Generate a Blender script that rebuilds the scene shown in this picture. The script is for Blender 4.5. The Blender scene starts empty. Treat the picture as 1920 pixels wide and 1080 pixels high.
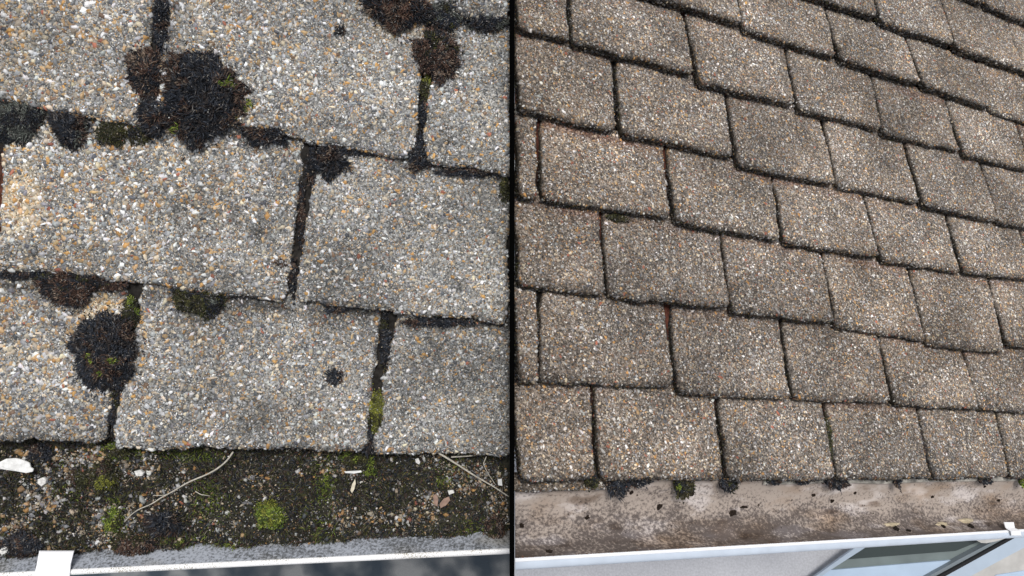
import bpy, math
import numpy as np
from mathutils import Matrix, Vector

rng = np.random.default_rng(11)
F = 1500.0                       # focal length in photograph pixels; 1 px = 1 mm on the near roof
CAMD = 1.5
PITCH = math.radians(17)
RX = Matrix.Rotation(PITCH, 4, 'X')
sc = bpy.context.scene
col = sc.collection

# ------------------------------------------------------------------ camera
cd = bpy.data.cameras.new('camera')
cam = bpy.data.objects.new('camera', cd); col.objects.link(cam)
cam.matrix_world = RX @ Matrix.Translation((0, 0, CAMD))
cd.sensor_width = 36.0; cd.lens = F / 1920 * 36
cd.clip_start = 0.02; cd.clip_end = 400
sc.camera = cam

# ------------------------------------------------------------------ sky, sun, exposure
sun_local = Vector((0.05, 0.35, 0.93)).normalized()
sun_dir = (RX.to_3x3() @ sun_local).normalized()
w = bpy.data.worlds.new('World'); sc.world = w; w.use_nodes = True
nt = w.node_tree; nt.nodes.clear()
sky = nt.nodes.new('ShaderNodeTexSky'); sky.sky_type = 'NISHITA'; sky.sun_disc = False
sky.sun_elevation = math.asin(sun_dir.z); sky.sun_rotation = math.atan2(sun_dir.x, sun_dir.y)
sky.air_density = 1.0; sky.dust_density = 4.0
hs = nt.nodes.new('ShaderNodeHueSaturation'); hs.inputs['Saturation'].default_value = 0.38
bg = nt.nodes.new('ShaderNodeBackground'); bg.inputs['Strength'].default_value = 0.125
wo = nt.nodes.new('ShaderNodeOutputWorld')
nt.links.new(sky.outputs[0], hs.inputs['Color']); nt.links.new(hs.outputs[0], bg.inputs['Color'])
nt.links.new(bg.outputs[0], wo.inputs['Surface'])
sd = bpy.data.lights.new('sun', 'SUN'); sd.energy = 2.15; sd.angle = math.radians(15); sd.color = (1.0, 0.98, 0.95)
so = bpy.data.objects.new('sun', sd); col.objects.link(so)
so.rotation_euler = sun_dir.to_track_quat('Z', 'Y').to_euler()
sc.view_settings.view_transform = 'Standard'; sc.view_settings.look = 'None'
sc.view_settings.exposure = 0.05
sc.render.filter_size = 1.0; sc.view_settings.gamma = 1.0
sc.view_settings.use_curve_mapping = False

# ------------------------------------------------------------------ frames (all given in the camera-aligned frame, then pitched)
class Frame:
    def __init__(s, P0, e1, n):
        s.P0 = np.array(P0, float); s.n = np.array(n, float); s.n /= np.linalg.norm(s.n)
        e1 = np.array(e1, float); e1 -= s.n * (e1 @ s.n); s.e1 = e1 / np.linalg.norm(e1)
        s.e2 = np.cross(s.n, s.e1)
    def M(s):
        m = Matrix.Identity(4)
        for i in range(3):
            m[i][0], m[i][1], m[i][2], m[i][3] = s.e1[i], s.e2[i], s.n[i], s.P0[i]
        return RX @ m
    def uv(s, px, py, h=0.0):
        px = np.asarray(px, float); py = np.asarray(py, float)
        d = np.stack([(px - 960) / F, -(py - 540) / F, -np.ones_like(px)], -1)
        c = np.array([0, 0, CAMD]); o = s.P0 + s.n * h
        t = ((o - c) @ s.n) / (d @ s.n)
        X = c + d * t[..., None] - s.P0
        return np.stack([X @ s.e1, X @ s.e2], -1)
    def toframe(s, other, pts):
        X = s.P0 + pts[:, :1] * s.e1 + pts[:, 1:2] * s.e2 + pts[:, 2:3] * s.n - other.P0
        return np.stack([X @ other.e1, X @ other.e2, X @ other.n], -1)

LF = Frame((0, 0, 0), (1, 0, 0), (0, 0, 1))
v1 = np.array([2995.2, 349.3]); v2 = np.array([265.6, -4369.0])
d1 = np.array([v1[0], -v1[1], -F]); d2 = np.array([v2[0], -v2[1], -F])
nR = np.cross(d1, d2); nR /= np.linalg.norm(nR)
if nR[2] < 0: nR = -nR
RF = Frame((0.005, 0, -0.05), d1, nR)
# gutter frames
def lipframe(fr, p, q):
    a = fr.uv(*p); b = fr.uv(*q)
    A = fr.P0 + a[0]*fr.e1 + a[1]*fr.e2; B = fr.P0 + b[0]*fr.e1 + b[1]*fr.e2
    return Frame(A, B - A, fr.n), float(np.linalg.norm(B - A))
GL, GLlen = lipframe(LF, (0, 1076), (955, 1030))
GR, GRlen = lipframe(RF, (965, 1049), (1880, 996))

# ------------------------------------------------------------------ helpers
def hash2(ix, iy, seed):
    n = (ix.astype(np.int64) * 374761393 + iy.astype(np.int64) * 668265263 + seed * 974634777) & 0xffffffff
    n = ((n ^ (n >> 13)) * 1274126177) & 0xffffffff
    return ((n ^ (n >> 16)) & 0xffff) / 65535.0
def vnoise(x, y, seed=0):
    x = np.asarray(x, float); y = np.asarray(y, float)
    ix = np.floor(x); iy = np.floor(y); fx = x - ix; fy = y - iy
    fx = fx*fx*(3-2*fx); fy = fy*fy*(3-2*fy)
    a = hash2(ix, iy, seed); b = hash2(ix+1, iy, seed); c = hash2(ix, iy+1, seed); d = hash2(ix+1, iy+1, seed)
    return (a*(1-fx)+b*fx)*(1-fy) + (c*(1-fx)+d*fx)*fy
def fbm(x, y, seed=0, o=3):
    r = 0; a = 0.5; s = 0
    for k in range(o):
        r = r + a*vnoise(x*2**k, y*2**k, seed+k*17); s += a; a *= .5
    return r/s

def mesh(name, V, Fc, mat=None, cols=None, smooth=False, loops=None):
    """V (n,3); Fc list of faces or an (m,k) array"""
    me = bpy.data.meshes.new(name)
    V = np.asarray(V, np.float32)
    if isinstance(Fc, np.ndarray):
        m, k = Fc.shape
        me.vertices.add(len(V)); me.vertices.foreach_set('co', V.ravel())
        me.loops.add(m*k); me.loops.foreach_set('vertex_index', Fc.ravel().astype(np.int32))
        me.polygons.add(m); me.polygons.foreach_set('loop_start', (np.arange(m)*k).astype(np.int32))
        me.update(calc_edges=True); me.validate()
    else:
        me.from_pydata([tuple(map(float, v)) for v in V], [], [tuple(map(int, f)) for f in Fc]); me.update()
    if cols is not None:
        at = me.color_attributes.new('Col', 'FLOAT_COLOR', 'POINT')
        c = np.ones((len(V), 4), np.float32); c[:, :3] = cols
        at.data.foreach_set('color', c.ravel())
    if smooth: me.polygons.foreach_set('use_smooth', np.ones(len(me.polygons), bool))
    if mat: me.materials.append(mat)
    return me
def ob(name, me, parent=None, M=None, loc=None, label=None, cat=None, group=None, kind=None):
    o = bpy.data.objects.new(name, me); col.objects.link(o)
    if parent is not None:
        o.parent = parent
        if loc is not None: o.location = loc
    elif M is not None: o.matrix_world = M
    if label: o['label'] = label
    if cat: o['category'] = cat
    if group: o['group'] = group
    if kind: o['kind'] = kind
    return o
def place(name, V, Fc, mat, fr, base, cols=None, smooth=False, **kw):
    """a top-level mesh whose vertices are given in frame fr, origin at base"""
    b = np.asarray(base, float)
    return ob(name, mesh(name, np.asarray(V) - b, Fc, mat, cols, smooth), M=fr.M() @ Matrix.Translation(b), **kw)
def child(name, V, Fc, mat, parent, pbase, base=None, cols=None, smooth=False, **kw):
    b = np.asarray(base if base is not None else pbase, float)
    return ob(name, mesh(name, np.asarray(V) - b, Fc, mat, cols, smooth), parent=parent, loc=tuple(b - np.asarray(pbase)), **kw)

# ------------------------------------------------------------------ materials
def newmat(name, rough=0.85, spec=0.3):
    m = bpy.data.materials.new(name); m.use_nodes = True
    n = m.node_tree; b = n.nodes['Principled BSDF']
    b.inputs['Roughness'].default_value = rough
    b.inputs['Specular IOR Level'].default_value = spec
    return m, n, b
def N(n, t, **kw):
    x = n.nodes.new(t)
    for k, v in kw.items(): setattr(x, k, v)
    return x
def mul(n, a, b, fac=1.0, mode='MULTIPLY'):
    x = N(n, 'ShaderNodeMix', data_type='RGBA', blend_type=mode); x.inputs[0].default_value = fac
    for s, v in ((6, a), (7, b)):
        if hasattr(v, 'is_output'): n.links.new(v, x.inputs[s])
        else: x.inputs[s].default_value = (*v, 1)
    return x
def ramp(n, src, pts, interp='LINEAR'):
    r = N(n, 'ShaderNodeValToRGB'); r.color_ramp.interpolation = interp
    e = r.color_ramp.elements
    while len(e) < len(pts): e.new(0.5)
    for k, (p, c) in enumerate(pts): e[k].position = p; e[k].color = (*c, 1)
    n.links.new(src, r.inputs[0]); return r
def attr_mat(name, rough=0.8, spec=0.3, nscale=300, namt=0.35, bump=0.0):
    m, n, b = newmat(name, rough, spec)
    a = N(n, 'ShaderNodeAttribute', attribute_name='Col')
    tc = N(n, 'ShaderNodeTexCoord'); nz = N(n, 'ShaderNodeTexNoise'); nz.inputs['Scale'].default_value = nscale
    nz.inputs['Detail'].default_value = 3
    n.links.new(tc.outputs['Object'], nz.inputs['Vector'])
    r = ramp(n, nz.outputs[0], [(0.3, (1-namt,)*3), (0.7, (1+namt*.6,)*3)])
    x = mul(n, a.outputs['Color'], r.outputs[0]); n.links.new(x.outputs[2], b.inputs['Base Color'])
    if bump:
        bp = N(n, 'ShaderNodeBump'); bp.inputs['Strength'].default_value = bump; bp.inputs['Distance'].default_value = 0.001
        n.links.new(nz.outputs[0], bp.inputs['Height']); n.links.new(bp.outputs[0], b.inputs['Normal'])
    return m
def grit_mat(name, scale, pal, bumpd):
    """weathered concrete face: fine sand grains between the pebbles, times the vertex tint"""
    m, n, b = newmat(name, 0.9, 0.2)
    tc = N(n, 'ShaderNodeTexCoord')
    v1_ = N(n, 'ShaderNodeTexVoronoi'); v1_.inputs['Scale'].default_value = scale
    v2_ = N(n, 'ShaderNodeTexVoronoi'); v2_.inputs['Scale'].default_value = scale*1.9
    for v in (v1_, v2_): n.links.new(tc.outputs['Object'], v.inputs['Vector'])
    s1 = N(n, 'ShaderNodeSeparateColor'); n.links.new(v1_.outputs['Color'], s1.inputs[0])
    s2 = N(n, 'ShaderNodeSeparateColor'); n.links.new(v2_.outputs['Color'], s2.inputs[0])
    r1 = ramp(n, s1.outputs[0], pal, 'CONSTANT'); r2 = ramp(n, s2.outputs[1], pal, 'CONSTANT')
    mx = mul(n, r1.outputs[0], r2.outputs[0], 0.35, 'MIX')
    nz = N(n, 'ShaderNodeTexNoise'); nz.inputs['Scale'].default_value = 9; nz.inputs['Detail'].default_value = 6
    nz.inputs['Roughness'].default_value = 0.65
    n.links.new(tc.outputs['Object'], nz.inputs['Vector'])
    rz = ramp(n, nz.outputs[0], [(0.30, (0.62, 0.63, 0.64)), (0.5, (1, 1, 1)), (0.72, (1.25, 1.22, 1.18))])
    x = mul(n, mx.outputs[2], rz.outputs[0])
    a = N(n, 'ShaderNodeAttribute', attribute_name='Col')
    y = mul(n, x.outputs[2], a.outputs['Color'])
    n.links.new(y.outputs[2], b.inputs['Base Color'])
    bp = N(n, 'ShaderNodeBump'); bp.inputs['Strength'].default_value = 0.9; bp.inputs['Distance'].default_value = bumpd
    n.links.new(s1.outputs[1], bp.inputs['Height']); n.links.new(bp.outputs[0], b.inputs['Normal'])
    return m

M_tileL = grit_mat('near_tile_concrete', 330, [(0, (.055, .056, .055)), (.22, (.12, .12, .115)), (.46, (.215, .212, .20)), (.70, (.35, .345, .325)), (.88, (.52, .515, .50)), (.96, (.30, .21, .12))], .0016)
M_tileR = grit_mat('far_tile_concrete', 300, [(0, (.035, .032, .028)), (.24, (.095, .084, .072)), (.48, (.17, .15, .128)), (.70, (.28, .25, .215)), (.88, (.46, .43, .38)), (.96, (.28, .18, .10))], .0014)
M_peb = attr_mat('flint_granules', 0.6, 0.4, 260, 0.25)
M_moss = attr_mat('moss_fibres', 0.75, 0.25, 500, 0.3)
M_mound = attr_mat('moss_mat', 0.95, 0.1, 240, 0.6, 0.8)
M_silt = attr_mat('gutter_silt', 0.95, 0.1, 160, 0.6, 1.0)
M_deck = attr_mat('batten_dirt', 0.95, 0.1, 120, 0.6, 0.8)

def plain(name, c, rough=.5, spec=.5, ns=0, amt=.2, bump=0):
    m, n, b = newmat(name, rough, spec)
    if ns:
        tc = N(n, 'ShaderNodeTexCoord'); nz = N(n, 'ShaderNodeTexNoise'); nz.inputs['Scale'].default_value = ns; nz.inputs['Detail'].default_value = 5
        n.links.new(tc.outputs['Object'], nz.inputs['Vector'])
        r = ramp(n, nz.outputs[0], [(.3, tuple(x*(1-amt) for x in c)), (.7, tuple(min(1, x*(1+amt)) for x in c))])
        n.links.new(r.outputs[0], b.inputs['Base Color'])
        if bump:
            bp = N(n, 'ShaderNodeBump'); bp.inputs['Strength'].default_value = bump; bp.inputs['Distance'].default_value = .001
            n.links.new(nz.outputs[0], bp.inputs['Height']); n.links.new(bp.outputs[0], b.inputs['Normal'])
    else: b.inputs['Base Color'].default_value = (*c, 1)
    return m
M_black = plain('black_border', (.0015, .0015, .0015), 1.0, 0.0)

# ------------------------------------------------------------------ pebbles: a rough five-sided stone, bedded in its surface
def pebbles(pos, nrm, rad, colr, flat=0.6, elong=0.3, r=rng):
    """returns V, F(tris as quads-free list array), C"""
    n = len(pos)
    up = np.where(np.abs(nrm[:, 2:3]) < .9, np.array([[0, 0, 1.]]), np.array([[1., 0, 0]]))
    t1 = np.cross(up, nrm); t1 /= np.linalg.norm(t1, axis=1, keepdims=True); t2 = np.cross(nrm, t1)
    nr = nrm + r.normal(0, .16, (n, 3)); nr /= np.linalg.norm(nr, axis=1, keepdims=True)
    ph = r.uniform(0, 2*np.pi, n); el = 1 + r.uniform(-elong, elong, n)
    a = (np.arange(5)*2*np.pi/5)[None] + r.uniform(-.42, .42, (n, 5))
    rr = r.uniform(.60, 1.2, (n, 5))
    x = np.cos(a)*rr*el[:, None]; y = np.sin(a)*rr/el[:, None]
    c, s = np.cos(ph)[:, None], np.sin(ph)[:, None]
    X = x*c - y*s; Y = x*s + y*c
    hgt = (r.uniform(.35, 1.0, n)*flat)[:, None]*np.ones((1, 5)) * r.uniform(.8, 1.2, (n, 5))
    sh = r.uniform(.55, .85, (n, 5))
    R = rad[:, None, None]
    base = pos[:, None] + R*(X[..., None]*t1[:, None] + Y[..., None]*t2[:, None]) - R*.25*nrm[:, None]
    top = pos[:, None] + R*((X*sh)[..., None]*t1[:, None] + (Y*sh)[..., None]*t2[:, None]) + R*hgt[..., None]*nr[:, None]
    V = np.concatenate([base, top], 1).reshape(-1, 3)
    f = []
    for k in range(5):
        k2 = (k+1) % 5
        f += [(k, k2, 5+k2), (k, 5+k2, 5+k)]
    f += [(5, 6, 7), (5, 7, 8), (5, 8, 9)]
    f = np.array(f)
    Fc = (f[None] + (np.arange(n)*10)[:, None, None]).reshape(-1, 3)
    C = np.repeat(colr, 10, 0)
    return V, Fc, C

PAL = np.array([(.47, .31, .16), (.52, .29, .10), (.62, .52, .38), (.78, .76, .73), (.48, .48, .47), (.27, .27, .275), (.10, .105, .115), (.22, .14, .09), (.36, .13, .08), (.40, .34, .26)])
def palette(n, wts, r=rng):
    wts = np.asarray(wts, float)
    if wts.ndim == 1:
        k = r.choice(len(PAL), n, p=wts/wts.sum())
    else:
        cw = np.cumsum(wts/wts.sum(1, keepdims=True), 1); k = (r.random(n)[:, None] > cw).sum(1).clip(0, 9)
    c = PAL[k]*r.uniform(.62, 1.22, (n, 1)) * (1 + r.normal(0, .018, (n, 3)))
    return np.clip(c, .01, .9)

# ------------------------------------------------------------------ tiles
class Tile:
    def __init__(s, fr, quad, thick, rr, gap, seed, wob, ed=.5):
        s.ed = ed
        # quad: TL, TR, BR, BL pixels of the visible face
        q = np.array(quad, float).reshape(4, 2)
        p = fr.uv(q[:, 0], q[:, 1])
        s.fr = fr; TL, TR, BR, BL = p
        ex = 0.16
        s.BL, s.BR = BL, BR
        s.TL = BL + (TL-BL)*(1+ex); s.TR = BR + (TR-BR)*(1+ex)
        s.ex = ex; s.t = thick; s.rr = rr; s.gap = gap; s.seed = seed; s.wob = wob
        s.W = (np.linalg.norm(s.TR-s.TL)+np.linalg.norm(BR-BL))/2; s.H = (np.linalg.norm(s.TL-BL)+np.linalg.norm(s.TR-BR))/2
        r = np.random.default_rng(seed)
        s.dh = r.normal(0, thick*.10); s.roll = r.normal(0, thick*.10)
        s.tone = r.uniform(.90, 1.07); s.red = r.uniform(-.4, 1.15)
        s.pc = r.uniform(.25, .75, 2); s.pr = r.uniform(0, 1)
    def surf(s, a, b, raw=False):
        """a,b in 0..1 across / up the tile -> (n,3)"""
        a = np.asarray(a, float); b = np.asarray(b, float)
        g = s.gap/2/s.W
        aa = g + a*(1-2*g)
        P = (s.BL[None]*(1-aa[:, None]) + s.BR[None]*aa[:, None])*(1-b[:, None]) + (s.TL[None]*(1-aa[:, None]) + s.TR[None]*aa[:, None])*b[:, None]
        h = s.t*(1-b*(1+s.ex)) + s.dh*(1-b) + s.roll*(a-.5)
        x, y = P[:, 0], P[:, 1]
        wx = s.wob*(2*fbm(x*14, y*14, s.seed, 4)-1); wy = s.wob*(2*fbm(x*14+50, y*14, s.seed+5, 4)-1)
        wx = wx + s.wob*.45*(2*fbm(x*75, y*75, s.seed+31, 2)-1); wy = wy + s.wob*.45*(2*fbm(x*75+9, y*75, s.seed+37, 2)-1)
        # rounded, chipped arrises
        d = np.minimum(np.minimum(a, 1-a)*s.W, b*s.H)
        # corner rounding in outline
        ca = np.minimum(a, 1-a)*s.W; cb = b*s.H; R = s.rr*1.4
        kx = np.clip(1-ca/R, 0, 1); ky = np.clip(1-cb/R, 0, 1); kk = (kx*ky)
        sx = np.where(a < .5, 1, -1)
        P = P + np.stack([wx + sx*kk*R*.33, wy + kk*R*.33], -1)
        rr = s.rr*(.5+1.0*fbm(x*25, y*25, s.seed+9, 2))
        e = np.clip(1-d/rr, 0, 1)
        h = h - rr*s.ed*e**2.0 + s.t*.10*(fbm(x*9, y*9, s.seed+3, 3)-.5)*2 + s.t*.05*(vnoise(x*60, y*60, s.seed+4)-.5)
        return np.concatenate([P, h[:, None]], 1)
    def build(s, parent, pbase, mat, tintf, nu=30, nv=20):
        def spaced(n, L, both):
            t = np.linspace(0, 1, n)
            e = min(.3, s.rr/L)
            if both: t = np.concatenate([[0, e*.3, e*.65], np.linspace(e, 1-e, n-6), [1-e*.65, 1-e*.3, 1]])
            else: t = np.concatenate([[0, e*.3, e*.65], np.linspace(e, 1, n-3)])
            return t
        A = spaced(nu, s.W, True); B = spaced(nv, s.H, False); nu, nv = len(A), len(B)
        ga, gb = np.meshgrid(A, B); P = s.surf(ga.ravel(), gb.ravel())
        idx = np.arange(nu*nv).reshape(nv, nu)
        Fc = [(idx[j, i], idx[j, i+1], idx[j+1, i+1], idx[j+1, i]) for j in range(nv-1) for i in range(nu-1)]
        # skirt
        ring = list(idx[0, :]) + list(idx[1:, -1]) + list(idx[-1, -2::-1]) + list(idx[-2:0:-1, 0])
        rp = P[ring].copy(); cen = P[:, :2].mean(0)
        m1 = rp.copy(); m1[:, :2] += (rp[:, :2]-cen)/np.linalg.norm(rp[:, :2]-cen, axis=1, keepdims=True)*s.t*.06; m1[:, 2] -= s.t*.35
        m2 = rp.copy(); m2[:, :2] -= (rp[:, :2]-cen)/np.linalg.norm(rp[:, :2]-cen, axis=1, keepdims=True)*s.t*.1; m2[:, 2] -= s.t*.92
        n0 = len(P); k = len(ring)
        V = np.concatenate([P, m1, m2])
        for i in range(k):
            j = (i+1) % k
            Fc.append((ring[i], n0+i, n0+j, ring[j])); Fc.append((n0+i, n0+k+i, n0+k+j, n0+j))
        base = np.append(cen, 0)
        C = tintf(V, s, np.concatenate([gb.ravel(), np.full(2*k, -1.)]))
        s.base = base
        s.obj = child('roof_tile', V, Fc, mat, parent, pbase, base, C, True)
        return s.obj

# pixel distance helper in the near roof: frame coords = metres with 1 px = 1 mm
def Lp(x, y, h=0): return np.append(LF.uv(x, y, h), h)

# ================================================================== NEAR ROOF (left)
TL_ = .017
rootL = ob('tiled_roof', None, M=LF.M() @ Matrix.Translation(Lp(480, 838)), label='near roof of large grey pebble-faced tiles with black moss, left of the black strip', cat='roof')
baseL = Lp(480, 838)
leftq = [
 (-330, 497, 240, 548, 203, 826, -330, 812), (262, 548, 713, 590, 683, 841, 219, 833), (737, 598, 957, 613, 957, 850, 699, 844),
 (-500, 150, -6, 190, -8, 500, -500, 470), (12, 190, 571, 262, 540, 562, 3, 503), (597, 266, 953, 333, 948, 607, 557, 560),
 (-300, -110, 293, -110, 277, 240, -300, 130), (319, -110, 812, -50, 774, 300, 290, 212), (820, 20, 957, 45, 957, 335, 799, 303),
 (-100, -330, 545, -280, 545, -32, -100, -130), (560, -260, 957, -190, 957, 46, 560, -26)]
# clean, unweathered patches (px centre, radii, strength)
fresh = [(42, 372, 44, 86, .85), (188, 588, 62, 40, 1.1), (750, 48, 75, 36, .55)]
stain = [(310, 5, 45, 90), (495, 445, 26, 30), (860, 530, 22, 22), (640, 230, 60, 14), (480, 790, 45, 70), (880, 20, 90, 50), (40, 220, 120, 50), (390, 390, 130, 60), (700, 250, 60, 40), (60, 480, 120, 22), (380, 600, 80, 30), (830, 260, 40, 28)]
def px_of(V):
    """near-roof frame coordinates to photograph pixels (for h near 0)"""
    return V[:, 0]*1000+960, 540-V[:, 1]*1000
def blob(x, y, cx, cy, rx, ry): return np.clip(1.2-np.sqrt(((x-cx)/rx)**2+((y-cy)/ry)**2), 0, 1)
def freshness(V):
    x, y = px_of(V); f = np.zeros(len(V))
    wob = (fbm(x/30, y/30, 77)-.5)*50
    for cx, cy, rx, ry, s_ in fresh: f = np.maximum(f, s_*blob(x+wob, y+wob*.7, cx, cy, rx, ry)*1.3)
    f = np.clip(f, 0, 1.2); return np.clip((f-.25)*1.6, 0, 1)
def staining(V):
    x, y = px_of(V); f = np.zeros(len(V)); wob = (fbm(x/22, y/22, 78)-.5)*50
    for cx, cy, rx, ry in stain: f = np.maximum(f, .95*blob(x+wob, y+wob, cx, cy, rx, ry))
    f = f*np.clip(fbm(x/7, y/7, 79, 3)*3.2-1.0, 0, 1)
    return f
def tintL(V, s, b):
    f = freshness(V)[:, None]; st = staining(V)[:, None]
    n = fbm(V[:, 0]*7, V[:, 1]*7, 5, 4)[:, None]
    c = np.ones((len(V), 3))*(.38+.95*n)
    c = c*(1-f) + np.array([[2.0, 1.72, 1.32]])*f
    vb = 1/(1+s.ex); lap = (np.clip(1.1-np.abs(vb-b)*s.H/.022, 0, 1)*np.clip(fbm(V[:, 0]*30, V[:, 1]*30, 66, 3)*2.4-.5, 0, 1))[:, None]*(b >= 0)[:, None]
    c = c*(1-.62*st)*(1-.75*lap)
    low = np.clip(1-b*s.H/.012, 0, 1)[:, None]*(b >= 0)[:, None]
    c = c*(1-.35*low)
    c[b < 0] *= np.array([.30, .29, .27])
    return c
tilesL = []
for k, q in enumerate(leftq):
    t = Tile(LF, q, TL_, .010, 0.0, 100+k*13, .0095)
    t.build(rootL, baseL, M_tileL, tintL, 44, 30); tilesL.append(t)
def granules(t, dens, rfun, colfun, parent_seed, edge_n, edge_r, edge_dark, vis):
    r = np.random.default_rng(parent_seed)
    n = int(t.W*t.H*dens)
    a, b = r.random(n), r.random(n)
    P = t.surf(a, b); e = .0015
    k = vis(P); a, b, P = a[k], b[k], P[k]
    Pa = t.surf(np.clip(a+e/t.W, 0, 1), b)-t.surf(np.clip(a-e/t.W, 0, 1), b); Pb = t.surf(a, np.clip(b+e/t.H, 0, 1))-t.surf(a, np.clip(b-e/t.H, 0, 1))
    nn = np.cross(Pa, Pb); nn /= np.linalg.norm(nn, axis=1, keepdims=True)+1e-12
    rad = rfun(P, r); c = colfun(P, r, a, b, t)
    V, Fc, C = pebbles(P, nn, rad, c, .66, .42, r)
    # the broken bottom and side edges
    m = int(edge_n*t.W)
    m2 = int(edge_n*t.H*.5)
    aa = np.concatenate([r.random(m), np.zeros(m2), np.ones(m2)]); bb = np.concatenate([np.zeros(m), r.random(2*m2)])
    Q = t.surf(aa, bb); out = np.zeros_like(Q); out[:m, 1] = -1; out[m:m+m2, 0] = -1; out[m+m2:, 0] = 1
    down = r.random(len(Q))**1.2*t.t*.95
    out[:, 2] = .75*(1-down/t.t)
    out += r.normal(0, .25, out.shape); out /= np.linalg.norm(out, axis=1, keepdims=True)
    Q[:, 2] -= down; Q += out*.0006
    k = vis(Q); Q, out, down = Q[k], out[k], down[k]
    if len(Q):
        c2 = colfun(Q, r, aa[k], bb[k], t)*(1-edge_dark*np.clip(.35+down/t.t, 0, 1)*r.uniform(.6, 1, len(Q)))[:, None]
        er = edge_r(len(Q), r)*np.where(np.abs(out[:, 0]) > .7, .7, 1)
        c2 = c2*np.where(np.abs(out[:, 0]) > .7, .55, 1)[:, None]
        V2, F2, C2 = pebbles(Q, out, er, c2, .6, .3, r)
        Fc = np.concatenate([Fc, F2+len(V)]); V = np.concatenate([V, V2]); C = np.concatenate([C, C2])
    child('granules', V, Fc, M_peb, t.obj, t.base, t.base, C, False, kind='stuff')
def visL(P):
    x, y = px_of(P); return (x > -200) & (x < 956) & (y > -130) & (y < 870)
def radL(P, r):
    x, y = px_of(P)
    sz = 1.22-.36*np.clip(x/950, 0, 1)-.10*np.clip(y/840, 0, 1)
    base = .00148*np.exp(r.normal(0, .42, len(P)))
    big = r.random(len(P)) < .07
    base = np.where(big, r.uniform(.0032, .0062, len(P)), base)
    return base*sz
WG = np.array([.075, .03, .10, .15, .22, .20, .13, .055, .010, .08]); WW = np.array([.20, .11, .24, .14, .12, .05, .03, .05, .02, .16])
def colL(P, r, a, b, t):
    f = freshness(P); st = staining(P); x, y = px_of(P)
    wm = np.clip(.20+.45*np.clip(1-x/700, 0, 1)*np.clip(1-y/900, 0, 1)+f, 0, 1)
    w_ = WG[None]*(1-wm[:, None]) + WW[None]*wm[:, None]
    c = palette(len(P), w_, r)*np.array([[.955, .975, 1.0]])
    n = fbm(P[:, 0]*7, P[:, 1]*7, 5, 4)
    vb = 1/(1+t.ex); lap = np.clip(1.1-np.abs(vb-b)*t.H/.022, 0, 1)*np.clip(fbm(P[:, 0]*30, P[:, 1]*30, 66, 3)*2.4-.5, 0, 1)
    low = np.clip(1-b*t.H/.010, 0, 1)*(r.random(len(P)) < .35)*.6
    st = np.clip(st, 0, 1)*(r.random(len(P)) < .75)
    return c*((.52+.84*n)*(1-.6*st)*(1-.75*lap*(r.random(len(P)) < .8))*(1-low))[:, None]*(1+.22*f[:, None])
for k, t in enumerate(tilesL):
    if k == 3: continue
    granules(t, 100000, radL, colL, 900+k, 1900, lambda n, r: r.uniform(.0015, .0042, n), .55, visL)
# dirt between and below the near tiles
def sheet(fr, x0, x1, y0, y1, nx, ny, hf, cf, inset=None):
    gx, gy = np.meshgrid(np.linspace(x0, x1, nx), np.linspace(y0, y1, ny))
    x, y = gx.ravel(), gy.ravel(); V = np.stack([x, y, hf(x, y)], -1)
    I = np.arange(nx*ny).reshape(ny, nx)
    Fc = np.stack([I[:-1, :-1].ravel(), I[:-1, 1:].ravel(), I[1:, 1:].ravel(), I[1:, :-1].ravel()], -1)
    return V, Fc, cf(V)
def deckcolL(V):
    x, y = px_of(V); n = fbm(x/25, y/25, 41, 3)[:, None]
    c = np.array([[.022, .020, .018]])*(.5+n*1.2)
    red = blob(x, y, 4, 400, 30, 110)[:, None]
    return c*(1-red)+np.array([[.14, .05, .03]])*red*(.5+n)
V, Fc, C = sheet(LF, -1.46, -.003, -.282, .80, 150, 110, lambda x, y: -.005+.006*(fbm(x*60, y*60, 3)-.5), deckcolL)
child('underlay', V, Fc, M_deck, rootL, baseL, None, C, True)

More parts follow.
